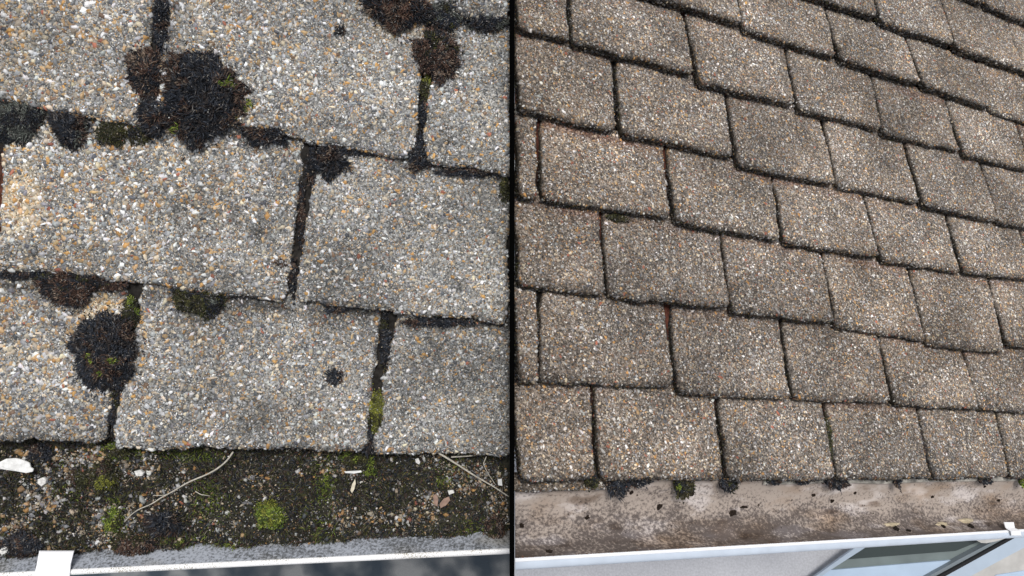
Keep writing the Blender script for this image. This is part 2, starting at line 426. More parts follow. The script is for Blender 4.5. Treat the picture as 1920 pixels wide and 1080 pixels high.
# ================================================================== FAR ROOF (right)
rightq = [
 [(961,722,1112,729,1107,897,961,903),(1112,729,1345,744,1348,900,1107,897),(1345,744,1547,756,1555,900,1348,901),(1547,756,1720,766,1730,897,1555,899),(1720,766,1868,772,1877,894,1730,897),(1868,772,2010,778,2022,892,1877,895)],
 [(961,541,1012,548,1003,719,961,719),(1012,548,1253,577,1256,727,1003,720),(1253,580,1465,604,1473,750,1256,740),(1465,606,1647,626,1660,757,1473,750),(1647,628,1807,661,1818,768,1660,760),(1807,662,1955,660,1966,777,1818,770)],
 [(961,373,1130,406,1127,557,961,540),(1130,406,1353,443,1355,583,1127,562),(1353,443,1543,477,1553,609,1355,590),(1543,479,1707,506,1725,643,1553,615),(1707,507,1857,527,1873,664,1725,650),(1857,527,1995,548,2012,664,1873,648)],
 [(961,213,1013,228,1003,379,961,373),(1013,228,1248,285,1250,414,1003,380),(1248,286,1450,335,1455,457,1250,421),(1450,337,1622,374,1637,487,1457,461),(1622,377,1777,409,1792,514,1639,492),(1777,409,1913,432,1925,530,1792,513),(1913,432,2045,455,2062,552,1925,533)],
 [(961,63,1155,116,1150,254,961,213),(1155,117,1363,178,1368,301,1152,258),(1363,180,1543,230,1557,352,1370,316),(1543,231,1698,268,1718,385,1557,354),(1698,269,1840,308,1857,420,1718,389),(1840,309,1985,345,2000,447,1857,422)],
 [(961,-52,1066,-20,1063,86,961,62),(1066,-20,1284,34,1293,147,1063,89),(1284,34,1475,97,1482,205,1297,163),(1475,99,1637,150,1642,249,1484,212),(1637,152,1777,194,1790,288,1645,256),(1777,195,1910,238,1920,325,1794,296),(1910,238,2035,272,2048,360,1920,327)],
 [(961,-150,1178,-88,1175,-12,961,-62),(1178,-88,1378,-33,1381,54,1175,-10),(1378,-33,1550,22,1557,116,1383,63),(1550,23,1702,78,1713,164,1562,121),(1702,79,1835,125,1845,209,1719,167),(1835,126,1960,165,1975,252,1848,212)],
 [(1280,-162,1470,-105,1475,-8,1285,-65),(1470,-105,1630,-55,1633,42,1475,-8),(1630,-55,1761,-8,1777,92,1638,49),(1761,-8,1890,40,1907,138,1780,97),(1890,40,2020,95,2035,190,1907,140)],
 [(1560,-155,1700,-110,1704,-28,1562,-75),(1700,-110,1832,-70,1836,15,1704,-28),(1832,-70,1955,-20,1965,70,1837,18)]]
eR = RF.uv(1450, 905); baseR = np.append(eR, 0)
rootR = ob('tiled_roof', None, M=RF.M() @ Matrix.Translation(baseR), label='brown-grey roof of many smaller tiles in staggered rows, right of the black strip', cat='roof')
TR_ = .026
def tintR(V, s, b):
    n = fbm(V[:, 0]*6, V[:, 1]*6, 15, 4)[:, None]; n2 = vnoise(V[:, 0]*3+9, V[:, 1]*3, 33)[:, None]
    pale = (np.clip(1-np.hypot((V[:, 0]-s.BL[0])/s.W-s.pc[0], ((V[:, 1]-s.BL[1])/s.H-s.pc[1])*.9)*3, 0, 1)*np.clip(fbm(V[:, 0]*22, V[:, 1]*22, s.seed, 3)*2.4-.6, 0, 1))[:, None]*(s.pr > .35)
    c = np.ones((len(V), 3))*(.55+.95*n)*s.tone*(1+.35*pale)*np.array([[.98, .955, .965]])
    c *= (1-.05*n2*np.array([[0, 1, 2.2]]))
    vis_b = 1/(1+s.ex)
    up = np.clip(1-np.abs(vis_b-b)*s.H/.022, 0, 1)[:, None]*np.clip(fbm(V[:, 0]*8, V[:, 1]*8, 61, 3)*2.6-1.0, 0, 1)[:, None]*max(0, s.red)*.8
    c = c*(1-up)+np.array([[.85, .45, .36]])*up
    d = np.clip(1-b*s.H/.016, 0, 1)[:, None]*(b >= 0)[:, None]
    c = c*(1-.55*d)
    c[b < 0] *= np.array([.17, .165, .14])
    return c
tilesR = []
for j, row in enumerate(rightq):
    for i, q in enumerate(row):
        g = .0105
        t = Tile(RF, q, TR_, .0075, g*(1.0+.9*rng.random()), 500+j*40+i*3, .0055, .40)
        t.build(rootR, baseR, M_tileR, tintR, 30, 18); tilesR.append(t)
def proj(fr, P):
    X = fr.P0 + P[:, :1]*fr.e1 + P[:, 1:2]*fr.e2 + P[:, 2:3]*fr.n
    d = CAMD-X[:, 2]
    return 960+F*X[:, 0]/d, 540-F*X[:, 1]/d
def visR(P):
    x, y = proj(RF, P); return (x > 964) & (x < 2060) & (y > -110) & (y < 930)
def radR(P, r):
    base = .0019*np.exp(r.normal(0, .30, len(P))); big = r.random(len(P)) < .05
    return np.where(big, r.uniform(.0032, .0047, len(P)), base)
WR = np.array([.095, .045, .11, .11, .17, .17, .11, .11, .025, .13])
def colR(P, r, a, b, t):
    x, y = proj(RF, P)
    c = palette(len(P), WR, r)*np.array([[.97, .945, .925]])*t.tone
    n = fbm(P[:, 0]*6, P[:, 1]*6, 15, 4)
    pale = np.clip(1-np.hypot((P[:, 0]-t.BL[0])/t.W-t.pc[0], ((P[:, 1]-t.BL[1])/t.H-t.pc[1])*.9)*3, 0, 1)*np.clip(fbm(P[:, 0]*22, P[:, 1]*22, t.seed, 3)*2.4-.6, 0, 1)*(t.pr > .35)
    c = c*((.50+.95*n)*(1+.32*pale))[:, None]
    vis_b = 1/(1+t.ex)
    up = (np.clip(1-np.abs(vis_b-b)*t.H/.02, 0, 1)*np.clip(fbm(P[:, 0]*8, P[:, 1]*8, 61, 3)*2.6-1.0, 0, 1))[:, None]*max(0, t.red)*.8
    c = c*(1-.6*up)+np.array([[.17, .075, .055]])*.6*up
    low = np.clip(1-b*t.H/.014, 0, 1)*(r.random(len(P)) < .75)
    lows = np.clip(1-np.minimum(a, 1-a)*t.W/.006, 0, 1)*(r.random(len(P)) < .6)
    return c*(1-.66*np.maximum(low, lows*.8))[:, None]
for k, t in enumerate(tilesR):
    if not visR(t.surf(np.array([.1, .5, .9, .1, .5, .9]), np.array([.05, .05, .05, .8, .8, .8]))).any(): continue
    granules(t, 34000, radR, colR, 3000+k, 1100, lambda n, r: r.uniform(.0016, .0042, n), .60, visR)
def deckcolR(V):
    n = fbm(V[:, 0]*5, V[:, 1]*5, 44, 3)[:, None]; k = np.clip(n*5-2.3, 0, 1)
    return np.array([[.014, .012, .010]])*(1-k)+np.array([[.095, .035, .024]])*k
u0, vv0 = RF.uv(965, 898); 
Vd, Fd, Cd = sheet(RF, .0, 1.9, vv0+.012, 1.3, 150, 110, lambda x, y: -.012+.004*(fbm(x*60, y*60, 3)-.5), deckcolR)
# left border of the sheet follows the black strip
X = RF.P0[0]+Vd[:, 0]*RF.e1[0]+Vd[:, 1]*RF.e2[0]+Vd[:, 2]*RF.n[0]
short = X < .006
Vd[short, 0] += (.006-X[short])/RF.e1[0]
child('underlay', Vd, Fd, M_deck, rootR, baseR, None, Cd, True)
# doubled under-course showing at the eave, left end
t = Tile(RF, (964, 890, 1150, 895, 1152, 914, 964, 921), .008, .004, 0, 777, .003)
t.BL[1] -= 0; 
def drop(tt, dz):
    f = tt.surf
    tt.surf = lambda a, b, raw=False: f(a, b)-np.array([0, 0, dz])
drop(t, .010)
t.build(rootR, baseR, M_tileR, tintR, 20, 8)
granules(t, 30000, radR, colR, 4001, 900, lambda n, r: r.uniform(.0015, .003, n), .6, visR)

# ================================================================== added black strip standing in for the border between the two views
def box(x0, x1, y0, y1, z0, z1):
    V = [(x, y, z) for z in (z0, z1) for y in (y0, y1) for x in (x0, x1)]
    return V, [(0, 2, 3, 1), (4, 5, 7, 6), (0, 1, 5, 4), (2, 6, 7, 3), (0, 4, 6, 2), (1, 3, 7, 5)]
V, Fc = box(-.0046, .0046, -.75, .75, -.9, .10)
V = [(x*(1.0 if z < 0 else CAMD/(CAMD-.0)), y, z if z < 0 else (.20 if y < 0 else .014)) for x, y, z in V]
V = [(x*((CAMD-z)/CAMD if z > 0 else 1), y, z) for x, y, z in V]
place('border_strip', V, Fc, M_black, LF, (0, -.75, -.9), label='added thin matt black upright strip standing in for the border between the two views', cat='divider')

# ================================================================== moss
MC = {'black': [(.009, .011, .015), (.018, .022, .030), (.030, .035, .045), (.030, .024, .022), (.012, .014, .018)],
      'brown': [(.020, .014, .012), (.055, .030, .022), (.085, .050, .036), (.014, .014, .016), (.16, .12, .09)],
      'olive': [(.028, .030, .013), (.055, .055, .018), (.016, .017, .012), (.040, .034, .016)],
      'green': [(.15, .20, .03), (.09, .13, .02), (.22, .25, .045), (.04, .06, .014)],
      'yellow': [(.22, .22, .035), (.15, .16, .028), (.08, .085, .02)],
      'grey': [(.10, .11, .095), (.05, .055, .05), (.02, .02, .02), (.16, .17, .15)]}
def strands(P, D, L, W_, C, r=rng, tip=1.5):
    """bent, tapering three-sided fibres"""
    n = len(P)
    up = np.array([[0.3, .2, 1.]]); t1 = np.cross(D, up); t1 /= np.linalg.norm(t1, axis=1, keepdims=True)+1e-9
    t2 = np.cross(D, t1)
    bend = r.normal(0, .35, (n, 3)); bend[:, 2] = np.abs(bend[:, 2])*.3
    mid = P + D*L[:, None]*.5; end = P + (D+bend)*L[:, None]
    an = np.arange(3)*2*np.pi/3
    ring = (np.cos(an)[None, :, None]*t1[:, None]+np.sin(an)[None, :, None]*t2[:, None])
    V = np.concatenate([P[:, None]+ring*W_[:, None, None], mid[:, None]+ring*W_[:, None, None]*.85, end[:, None]], 1).reshape(-1, 3)
    f = []
    for k in range(3):
        k2 = (k+1) % 3; f += [(k, k2, 3+k2), (k, 3+k2, 3+k), (3+k, 3+k2, 6)]
    Fc = (np.array(f)[None]+(np.arange(n)*7)[:, None, None]).reshape(-1, 3)
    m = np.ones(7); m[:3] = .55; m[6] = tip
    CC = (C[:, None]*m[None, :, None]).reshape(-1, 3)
    return V, Fc, CC
def moss(fr, cx, cy, rx, ry, style, H, label, h0=.010, n=None, L=.010, rot=0, group='moss clumps on the near roof', name='moss_clump', mix=None, wd=.0008, poly=None):
    """a cushion of fibres on a surface, centre and radii in pixels of the photograph at the surface"""
    sd_ = int(abs(cx*7+cy*13)) % 99991; r = np.random.default_rng(sd_)
    c = fr.uv(cx, cy, h0); ex = np.abs(fr.uv(cx+rx, cy, h0)[0]-fr.uv(cx-rx, cy, h0)[0])/2; ey = np.abs(fr.uv(cx, cy-ry, h0)[1]-fr.uv(cx, cy+ry, h0)[1])/2
    if n is None: n = int(np.clip(ex*ey*np.pi*4.2e5, 50, 4500)); L *= .68; wd *= 1.35
    if style == 'black' and mix is None: mix = [('brown', .25)]
    ph = r.uniform(0, 2*np.pi, n); q = np.sqrt(r.random(n))
    if poly is None:
        shape = lambda a_: .55+.95*fbm(np.cos(a_)*2.6+9, np.sin(a_)*2.6+9, sd_, 4)
    else:
        pg = np.array(poly, float); pu = fr.uv(pg[:, 0], pg[:, 1], h0)-c; pu = np.stack([pu[:, 0]/ex, pu[:, 1]/ey], -1)
        pa = np.arctan2(pu[:, 1], pu[:, 0]); od = np.argsort(pa); pa = pa[od]; pd = np.hypot(pu[:, 0], pu[:, 1])[od]
        shape = lambda a_: np.interp((a_+np.pi) % (2*np.pi)-np.pi, pa, pd, period=2*np.pi)*(.86+.28*fbm(np.cos(a_)*6+9, np.sin(a_)*6+9, sd_, 3))
    edge = shape(ph)
    q = np.where(r.random(n) < .07, q*r.uniform(1, 1.5, n), q)
    x = np.cos(ph)*q*ex*edge; y = np.sin(ph)*q*ey*edge
    cr, sr = math.cos(math.radians(rot)), math.sin(math.radians(rot)); x, y = x*cr-y*sr, x*sr+y*cr
    lump = .55+.9*fbm((x+c[0])*70, (y+c[1])*70, sd_+3, 2)
    H = H*.75; z = H*np.sqrt(np.clip(1-q**2, 0, 1))*lump
    P = np.stack([c[0]+x, c[1]+y, h0+z*.8], -1)
    rad = np.stack([x/ex, y/ey, np.zeros(n)], -1)
    # tufts share a direction
    tn1 = fbm((x+c[0])*90, (y+c[1])*90, sd_+7, 2)-.5; tn2 = fbm((x+c[0])*90+40, (y+c[1])*90, sd_+8, 2)-.5
    D = rad*.9+np.stack([tn1*3.2, tn2*3.2, np.zeros(n)], -1)+np.array([[0, -.18, .62]])+r.normal(0, .28, (n, 3))
    D /= np.linalg.norm(D, axis=1, keepdims=True)
    pal = np.array(MC[style]); k = r.integers(0, len(pal), n)
    # colour comes in patches, as the plants do
    tone = np.clip((fbm((x+c[0])*60+7, (y+c[1])*60, sd_+11, 2)-.2)*1.6*len(pal), 0, len(pal)-1).astype(int)
    k = np.where(r.random(n) < .55, tone, k); C = pal[k]*r.uniform(.5, 1.7, (n, 1)); hl = r.random(n) < .07; C[hl] = np.array([.16, .15, .14])*r.uniform(.4, 1.3, (hl.sum(), 1))
    if mix:
        for st_, frac in mix:
            pm = np.array(MC[st_]); sel = (fbm((x+c[0])*45+3, (y+c[1])*45+len(st_), sd_+21, 2) > np.quantile(fbm((x+c[0])*45+3, (y+c[1])*45+len(st_), sd_+21, 2), 1-frac)) & (r.random(n) < .8)
            C[sel] = pm[r.integers(0, len(pm), sel.sum())]*r.uniform(.6, 1.3, (sel.sum(), 1))
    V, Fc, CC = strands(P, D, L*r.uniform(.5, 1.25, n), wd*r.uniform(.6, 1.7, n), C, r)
    # the mat the fibres grow from
    nu = 22; nr_ = 7; A = np.linspace(0, 2*np.pi, nu, endpoint=False)
    mv = [(c[0], c[1], h0+H*.75)]
    for j in range(1, nr_+1):
        qq = j/nr_; ed = shape(A)*qq*.90
        X, Y = np.cos(A)*ex*ed, np.sin(A)*ey*ed; X, Y = X*cr-Y*sr, X*sr+Y*cr
        Z = h0-.004+(H*.78+.004)*np.sqrt(max(0, 1-qq**2))*(.55+.9*fbm((X+c[0])*70, (Y+c[1])*70, sd_+3, 2))
        mv += list(np.stack([c[0]+X, c[1]+Y, Z], -1))
    mf = [(0, 1+i, 1+(i+1) % nu) for i in range(nu)]
    for j in range(nr_-1):
        for i in range(nu):
            a0 = 1+j*nu+i; b0 = 1+j*nu+(i+1) % nu; mf += [(a0, a0+nu, b0+nu), (a0, b0+nu, b0)]
    mv = np.array(mv); mf = np.array(mf); mc = np.tile(pal.mean(0)*.5, (len(mv), 1))
    Fc = np.concatenate([Fc, mf+len(V)]); V = np.concatenate([V, mv]); CC = np.concatenate([CC, mc])
    # a few sand grains caught in it
    ng = max(4, n//38); kk = r.integers(0, n, ng)
    V2, F2, C2 = pebbles(P[kk]+D[kk]*L*.5, D[kk], r.uniform(.0006, .0016, ng), palette(ng, WG, r)*.8, .7, .3, r)
    Fc = np.concatenate([Fc, F2+len(V)]); V = np.concatenate([V, V2]); CC = np.concatenate([CC, C2])
    return place(name, V, Fc, M_moss, fr, (c[0], c[1], h0), CC, False, label=label, cat='moss', group=group)

ML = [
 (390, 185, 88, 92, 'black', .030, 'largest shaggy black moss clump, spread across the top left tile joint', dict(poly=[(320, 105), (345, 98), (372, 103), (400, 108), (425, 125), (440, 145), (465, 170), (470, 190), (465, 215), (450, 235), (430, 240), (405, 250), (395, 270), (365, 275), (340, 262), (325, 245), (310, 225), (305, 200), (315, 170), (310, 140)], mix=[('brown', .35), ('green', .04)], L=.015)),
 (275, 142, 35, 48, 'brown', .020, 'brown-tipped moss clump touching the left side of the largest black clump', dict(poly=[(245, 105), (262, 97), (290, 98), (305, 110), (308, 140), (305, 170), (298, 195), (280, 200), (268, 180), (255, 165), (245, 150), (240, 125)], L=.012, mix=[('black', .3)])),
 (292, 215, 30, 34, 'black', .014, 'loose dark moss below the brown-tipped clump at the tile corner', dict(L=.013)),
 (303, 38, 12, 56, 'black', .010, 'black moss filling the upright joint at the top left edge', dict(L=.012)),
 (745, 18, 54, 40, 'brown', .024, 'shaggy brown and black moss clump cut by the top edge of the picture', dict(poly=[(688, -10), (700, -22), (795, -22), (802, 5), (795, 32), (772, 38), (762, 54), (745, 60), (728, 46), (705, 30), (692, 12)], mix=[('black', .55)], L=.016)),
 (819, 104, 38, 47, 'brown', .026, 'round brown-red moss cushion over the upright joint near the black strip', dict(mix=[('black', .2), ('olive', .12)], L=.009)),
 (801, 168, 11, 24, 'olive', .007, 'small olive moss in the upright joint just below the round brown cushion', dict(h0=.004, L=.006, mix=[('yellow', .3)])),
 (795, 215, 8, 28, 'black', .006, 'thin black moss line in the upright joint below the olive moss', dict(h0=.004, L=.007)),
 (786, 287, 20, 32, 'black', .010, 'black moss spreading at the foot of the upright joint near the black strip', dict(L=.011, h0=.006)),
 (30, 225, 48, 44, 'grey', .014, 'grey-green and black moss under the tile edge at the far left', dict(mix=[('black', .5)], h0=.004)),
 (132, 240, 36, 38, 'black', .016, 'black tufted moss under the tile edge, second from the left', dict(poly=[(96, 212), (130, 198), (152, 205), (168, 228), (162, 250), (150, 275), (133, 278), (116, 252), (102, 235)], mix=[('grey', .2), ('brown', .15)], h0=.004, L=.013)),
 (213, 252, 32, 24, 'olive', .017, 'dark olive moss cushion left of a similar one under the tile edge', dict(h0=.004, L=.005, wd=.0006)),
 (264, 251, 24, 21, 'olive', .014, 'dark olive moss cushion right of its twin, beside the largest clump', dict(h0=.004, L=.006, mix=[('black', .35)])),
 (505, 247, 42, 22, 'black', .012, 'black moss fringe under the tile edge right of the largest clump', dict(h0=.005, L=.012, mix=[('brown', .2)])),
 (612, 298, 29, 24, 'black', .010, 'spiky black moss tuft fanning right below the tile edge', dict(poly=[(588, 288), (615, 276), (636, 283), (642, 300), (652, 318), (634, 322), (615, 337), (605, 320), (592, 312)], h0=.004, L=.018)),
 (584, 312, 8, 34, 'black', .007, 'black moss at the head of the upright joint left of the spiky tuft', dict(h0=.003, L=.008)),
 (50, 514, 52, 9, 'black', .006, 'thin black moss line under the tile edge at the lower far left', dict(h0=.004, L=.008)),
 (132, 541, 56, 30, 'brown', .018, 'dark brown moss clump hanging above the cream patch', dict(poly=[(78, 545), (75, 520), (110, 510), (150, 508), (190, 518), (200, 532), (175, 545), (165, 555), (150, 577), (120, 572), (100, 557)], mix=[('black', .45), ('olive', .08)], h0=.006, L=.010)),
 (206, 533, 30, 10, 'brown', .006, 'thin brown moss tail right of the dark brown clump', dict(h0=.004, L=.009)),
 (197, 662, 56, 66, 'black', .030, 'big round black moss cushion below the cream patch', dict(poly=[(150, 615), (185, 595), (215, 592), (245, 605), (258, 640), (250, 690), (235, 722), (205, 730), (165, 720), (150, 690), (148, 665), (133, 650)], mix=[('brown', .3), ('green', .03)], L=.011)),
 (245, 588, 15, 30, 'olive', .010, 'green-black moss in the joint above the big round cushion', dict(mix=[('green', .3)], h0=.005, L=.007)),
 (214, 762, 13, 46, 'black', .009, 'black moss in the joint below the big round cushion', dict(h0=.003, L=.008, mix=[('olive', .2)])),
 (372, 566, 44, 24, 'olive', .012, 'olive and black moss under the middle tile edge', dict(poly=[(326, 540), (400, 540), (420, 558), (408, 584), (395, 598), (370, 586), (345, 582), (328, 562)], mix=[('black', .4), ('grey', .1)], h0=.005, L=.009)),
 (455, 552, 42, 6, 'black', .004, 'narrow black moss line right of the olive moss under the middle tile edge', dict(h0=.003, L=.006)),
 (630, 578, 20, 9, 'black', .006, 'small black moss spot below the long upright joint', dict(h0=.004, L=.008)),
 (820, 603, 62, 9, 'black', .006, 'black moss line under the tile edge near the black strip', dict(h0=.003, L=.008)),
 (627, 706, 16, 15, 'black', .008, 'small round black moss spot alone on the lower middle tile', dict(L=.007)),
 (528, 494, 11, 8, 'brown', .005, 'tiny brown-black moss spot beside the long upright joint', dict(L=.005)),
 (638, 58, 9, 8, 'black', .005, 'tiny black moss spot near the top of the upper middle tile', dict(L=.005)),
 (588, 773, 7, 6, 'black', .004, 'tiny dark moss dot low on the lower middle tile', dict(L=.004)),
 (707, 768, 16, 40, 'yellow', .010, 'yellow-green moss filling the lower right upright joint', dict(h0=.006, L=.004, wd=.0007, mix=[('olive', .35)])),
 (723, 645, 8, 52, 'black', .006, 'black moss in the upper part of the lower right upright joint', dict(h0=.003, L=.008, mix=[('olive', .15)])),
 (690, 828, 12, 26, 'black', .008, 'black moss at the foot of the lower right upright joint', dict(h0=.000, L=.009)),
 (835, 28, 34, 30, 'black', .014, 'black and grey moss over the tile edge at the top, beside the brown cushion', dict(mix=[('grey', .35), ('olive', .1)], h0=.008, L=.008)),
 (912, 36, 42, 20, 'black', .012, 'dark moss under the top tile edge touching the black strip', dict(mix=[('grey', .3)], h0=.006, L=.009)),
 (880, 322, 62, 9, 'black', .007, 'black moss line under the tile edge right of the spreading moss', dict(h0=.004, L=.008)),
 (947, 355, 10, 22, 'olive', .008, 'small olive moss patch against the black strip', dict(h0=.004, L=.007)),
 (566, 400, 7, 60, 'brown', .004, 'reddish dark moss low in the long upright joint', dict(h0=-.002, L=.006, mix=[('black', .6)])),
 (551, 520, 7, 38, 'black', .006, 'black moss at the foot of the long upright joint', dict(h0=.002, L=.008)),
 (680, 284, 60, 8, 'black', .005, 'black moss line under the upper middle tile edge', dict(h0=.003, L=.007)),
]
for cx, cy, rx, ry, stl, H, lab, kw in ML:
    moss(LF, cx, cy, rx, ry, stl, H, lab, **kw)
MR = [
 (1107, 893, 13, 22, 'olive', .012, 'green-black moss at the foot of the first joint above the gutter', dict(mix=[('green', .15), ('black', .3)])),
 (1156, 909, 17, 22, 'black', .010, 'ragged black moss hanging into the gutter right of the first joint', dict(L=.012)),
 (1190, 903, 26, 9, 'black', .006, 'low black moss strip along the eave right of the ragged moss', dict()),
 (1280, 911, 17, 22, 'olive', .014, 'dark green moss tuft hanging into the gutter', dict(mix=[('black', .5), ('green', .1)])),
 (1364, 908, 15, 12, 'black', .010, 'small black moss tuft right of the second joint at the eave', dict(mix=[('olive', .3)])),
 (1452, 903, 14, 6, 'black', .006, 'flat black moss crumb on the eave edge, middle', dict(L=.005)),
 (1505, 903, 12, 7, 'black', .006, 'flat black moss crumb left of the third joint at the eave', dict(L=.005)),
 (1567, 905, 18, 10, 'black', .009, 'black moss lump below the third joint at the eave', dict(L=.010)),
 (1682, 903, 5, 12, 'black', .005, 'black drip of moss hanging over the gutter edge', dict()),
 (1848, 903, 13, 5, 'black', .004, 'thin black moss thread near the right end of the eave', dict(L=.005)),
 (1917, 905, 5, 8, 'green', .006, 'little green moss at the right edge of the picture on the eave', dict()),
 (1555, 830, 7, 40, 'olive', .006, 'dark green moss in the third joint of the lowest course', dict(h0=.004, L=.006)),
 (1729, 850, 8, 34, 'black', .006, 'black moss in the fourth joint of the lowest course', dict(h0=.006, L=.007)),
 (1158, 409, 20, 6, 'olive', .005, 'olive moss smear under the tile edge at a joint, left of centre', dict(h0=.004, L=.005)),
]
for cx, cy, rx, ry, stl, H, lab, kw in MR:
    kw.setdefault('h0', -.004); kw.setdefault('L', .009); kw.setdefault('wd', .0010); kw.setdefault('group', 'moss tufts on the far roof and its eave')
    moss(RF, cx, cy, rx, ry, stl, H, lab, **kw)

def joint_growth(tiles, vis, fr, parent, pbase, n_per_m, thr, L, wd, seed, sides=True, pal=None):
    r = np.random.default_rng(seed); PP, DD = [], []
    for t in tiles:
        m = int(n_per_m*t.W); m2 = int(n_per_m*t.H*1.1) if sides else 0
        a = np.concatenate([r.random(m), np.zeros(m2), np.ones(m2)]); b = np.concatenate([np.zeros(m), r.random(2*m2)])
        P = t.surf(a, b); o = np.zeros_like(P); o[:m, 1] = -1; o[m:m+m2, 0] = -1; o[m+m2:, 0] = 1
        P[:, 2] -= r.random(len(P))*t.t*.9+t.t*.1; P += o*.0008
        D = o*.55+r.normal(0, .42, o.shape); D[:, 2] = np.abs(D[:, 2])+.25
        k = vis(P) & (fbm(P[:, 0]*16+seed, P[:, 1]*16, seed, 3) > thr)
        PP.append(P[k]); DD.append(D[k])
    P = np.concatenate(PP); D = np.concatenate(DD); D /= np.linalg.norm(D, axis=1, keepdims=True)
    pal = np.array(pal); C = pal[r.integers(0, len(pal), len(P))]*r.uniform(.5, 1.7, (len(P), 1))
    V, Fc, C = strands(P, D, L*r.uniform(.4, 1.3, len(P)), wd*r.uniform(.6, 1.5, len(P)), C, r)
    child('joint_moss', V, Fc, M_moss, parent, pbase, None, C, False, kind='stuff')
joint_growth(tilesR, visR, RF, rootR, baseR, 900, .46, .0055, .0010, 3, True, MC['black']+MC['olive'][:3]+MC['brown'][:2])
joint_growth(tilesL, visL, LF, rootL, baseL, 1500, .52, .0065, .0009, 7, False, MC['black']+MC['olive'][:2]+MC['brown'][:2]+MC['grey'][:1])

# ================================================================== near gutter (left)
def sweep(prof, x0, x1, nx, wob=0, closed=False):
    xs = np.linspace(x0, x1, nx); p = np.array(prof); k = len(p)
    V = np.concatenate([np.stack([np.full(k, x), p[:, 0]+wob*(vnoise(x*6, np.arange(k)*.1, 4)-.5), p[:, 1]], -1) for x in xs])
    I = np.arange(nx*k).reshape(nx, k)
    Fc = np.stack([I[:-1, :-1].ravel(), I[1:, :-1].ravel(), I[1:, 1:].ravel(), I[:-1, 1:].ravel()], -1)
    return V, Fc
def offset_prof(p, t):
    p = np.array(p, float); d = np.gradient(p, axis=0); d /= np.linalg.norm(d, axis=1, keepdims=True)
    q = p + np.stack([d[:, 1], -d[:, 0]], -1)*t
    return np.concatenate([p, q[::-1], p[:1]])
def mottled(name, base, dark, scale, lo, hi, ygrad=None, rough=.6, patches=None, xw=1.0):
    """plastic with dirt: dark speckle whose amount follows the position across the channel"""
    m, n, b = newmat(name, rough, .35)
    tc = N(n, 'ShaderNodeTexCoord'); nz = N(n, 'ShaderNodeTexNoise'); nz.inputs['Scale'].default_value = scale; nz.inputs['Detail'].default_value = 4
    nz.inputs['Roughness'].default_value = .7
    mp = N(n, 'ShaderNodeMapping'); mp.inputs['Scale'].default_value = (xw, 1, 1)
    n.links.new(tc.outputs['Object'], mp.inputs[0]); n.links.new(mp.outputs[0], nz.inputs['Vector'])
    src = nz.outputs[0]
    big = N(n, 'ShaderNodeTexNoise'); big.inputs['Scale'].default_value = 12; big.inputs['Detail'].default_value = 5
    mp2 = N(n, 'ShaderNodeMapping'); mp2.inputs['Scale'].default_value = (.6, 2.2, 1)
    n.links.new(tc.outputs['Object'], mp2.inputs[0]); n.links.new(mp2.outputs[0], big.inputs['Vector'])
    ad = N(n, 'ShaderNodeMath', operation='MULTIPLY_ADD'); ad.inputs[1].default_value = .55; n.links.new(big.outputs[0], ad.inputs[0]); n.links.new(src, ad.inputs[2])
    src = ad.outputs[0]
    if ygrad:
        sp = N(n, 'ShaderNodeSeparateXYZ'); n.links.new(tc.outputs['Object'], sp.inputs[0])
        mr = N(n, 'ShaderNodeMapRange'); mr.inputs['From Min'].default_value = ygrad[0]; mr.inputs['From Max'].default_value = ygrad[1]
        mr.inputs['To Min'].default_value = ygrad[2]; mr.inputs['To Max'].default_value = ygrad[3]
        n.links.new(sp.outputs[1], mr.inputs[0])
        a2 = N(n, 'ShaderNodeMath', operation='ADD'); n.links.new(src, a2.inputs[0]); n.links.new(mr.outputs[0], a2.inputs[1]); src = a2.outputs[0]
    r = ramp(n, src, [(lo, dark), (hi, base)])
    out = r.outputs[0]
    if patches:
        for (pc, psc, plo, phi, seed) in patches:
            pz = N(n, 'ShaderNodeTexNoise'); pz.inputs['Scale'].default_value = psc; pz.inputs['Detail'].default_value = 3
            mp3 = N(n, 'ShaderNodeMapping'); mp3.inputs['Location'].default_value = (seed, seed, 0); mp3.inputs['Scale'].default_value = (.6, 1.6, 1)
            n.links.new(tc.outputs['Object'], mp3.inputs[0]); n.links.new(mp3.outputs[0], pz.inputs['Vector'])
            pr = ramp(n, pz.outputs[0], [(plo, (0, 0, 0)), (phi, (1, 1, 1))])
            x = N(n, 'ShaderNodeMix', data_type='RGBA', blend_type='MULTIPLY'); n.links.new(pr.outputs[0], x.inputs[0])
            n.links.new(out, x.inputs[6]); x.inputs[7].default_value = (*pc, 1); out = x.outputs[2]
    n.links.new(out, b.inputs['Base Color'])
    return m
M_wallL = mottled('algae_speckled_grey_plastic', (.37, .395, .44), (.09, .095, .10), 200, .66, .86, rough=.7, patches=[((.85, .78, .66), 9, .5, .65, 3)])
M_highlight = plain('lip_highlight_white', (.80, .81, .83), .35, .5, 30, .04)
M_lipL = mottled('white_lip_with_specks', (.82, .82, .82), (.30, .27, .20), 420, .66, .72, rough=.4)
def clipR(V, fr, xm=-.0048):
    X = fr.P0[0]+V[:, 0]*fr.e1[0]+V[:, 1]*fr.e2[0]+V[:, 2]*fr.n[0]; s_ = X > xm; V[s_, 0] += (xm-X[s_])/fr.e1[0]; return V
def lip_prof(w_, r_):
    return [(.0015, -.012), (.0012, -.002), (-.001, 0), (-w_*.55, .0002), (-w_*.85, -.0012), (-w_, -.004), (-w_*1.05, -.009), (-w_, -.014), (-w_*.8, -.05), (-w_*.2, -.10)]
gl0 = GL.M() @ Matrix.Translation((0.45, 0, 0))
gutL = ob('gutter', None, M=gl0, label='near gutter full of moss and gravel with a white lip, below the large tiles', cat='gutter')
gbL = np.array([.45, 0, 0])
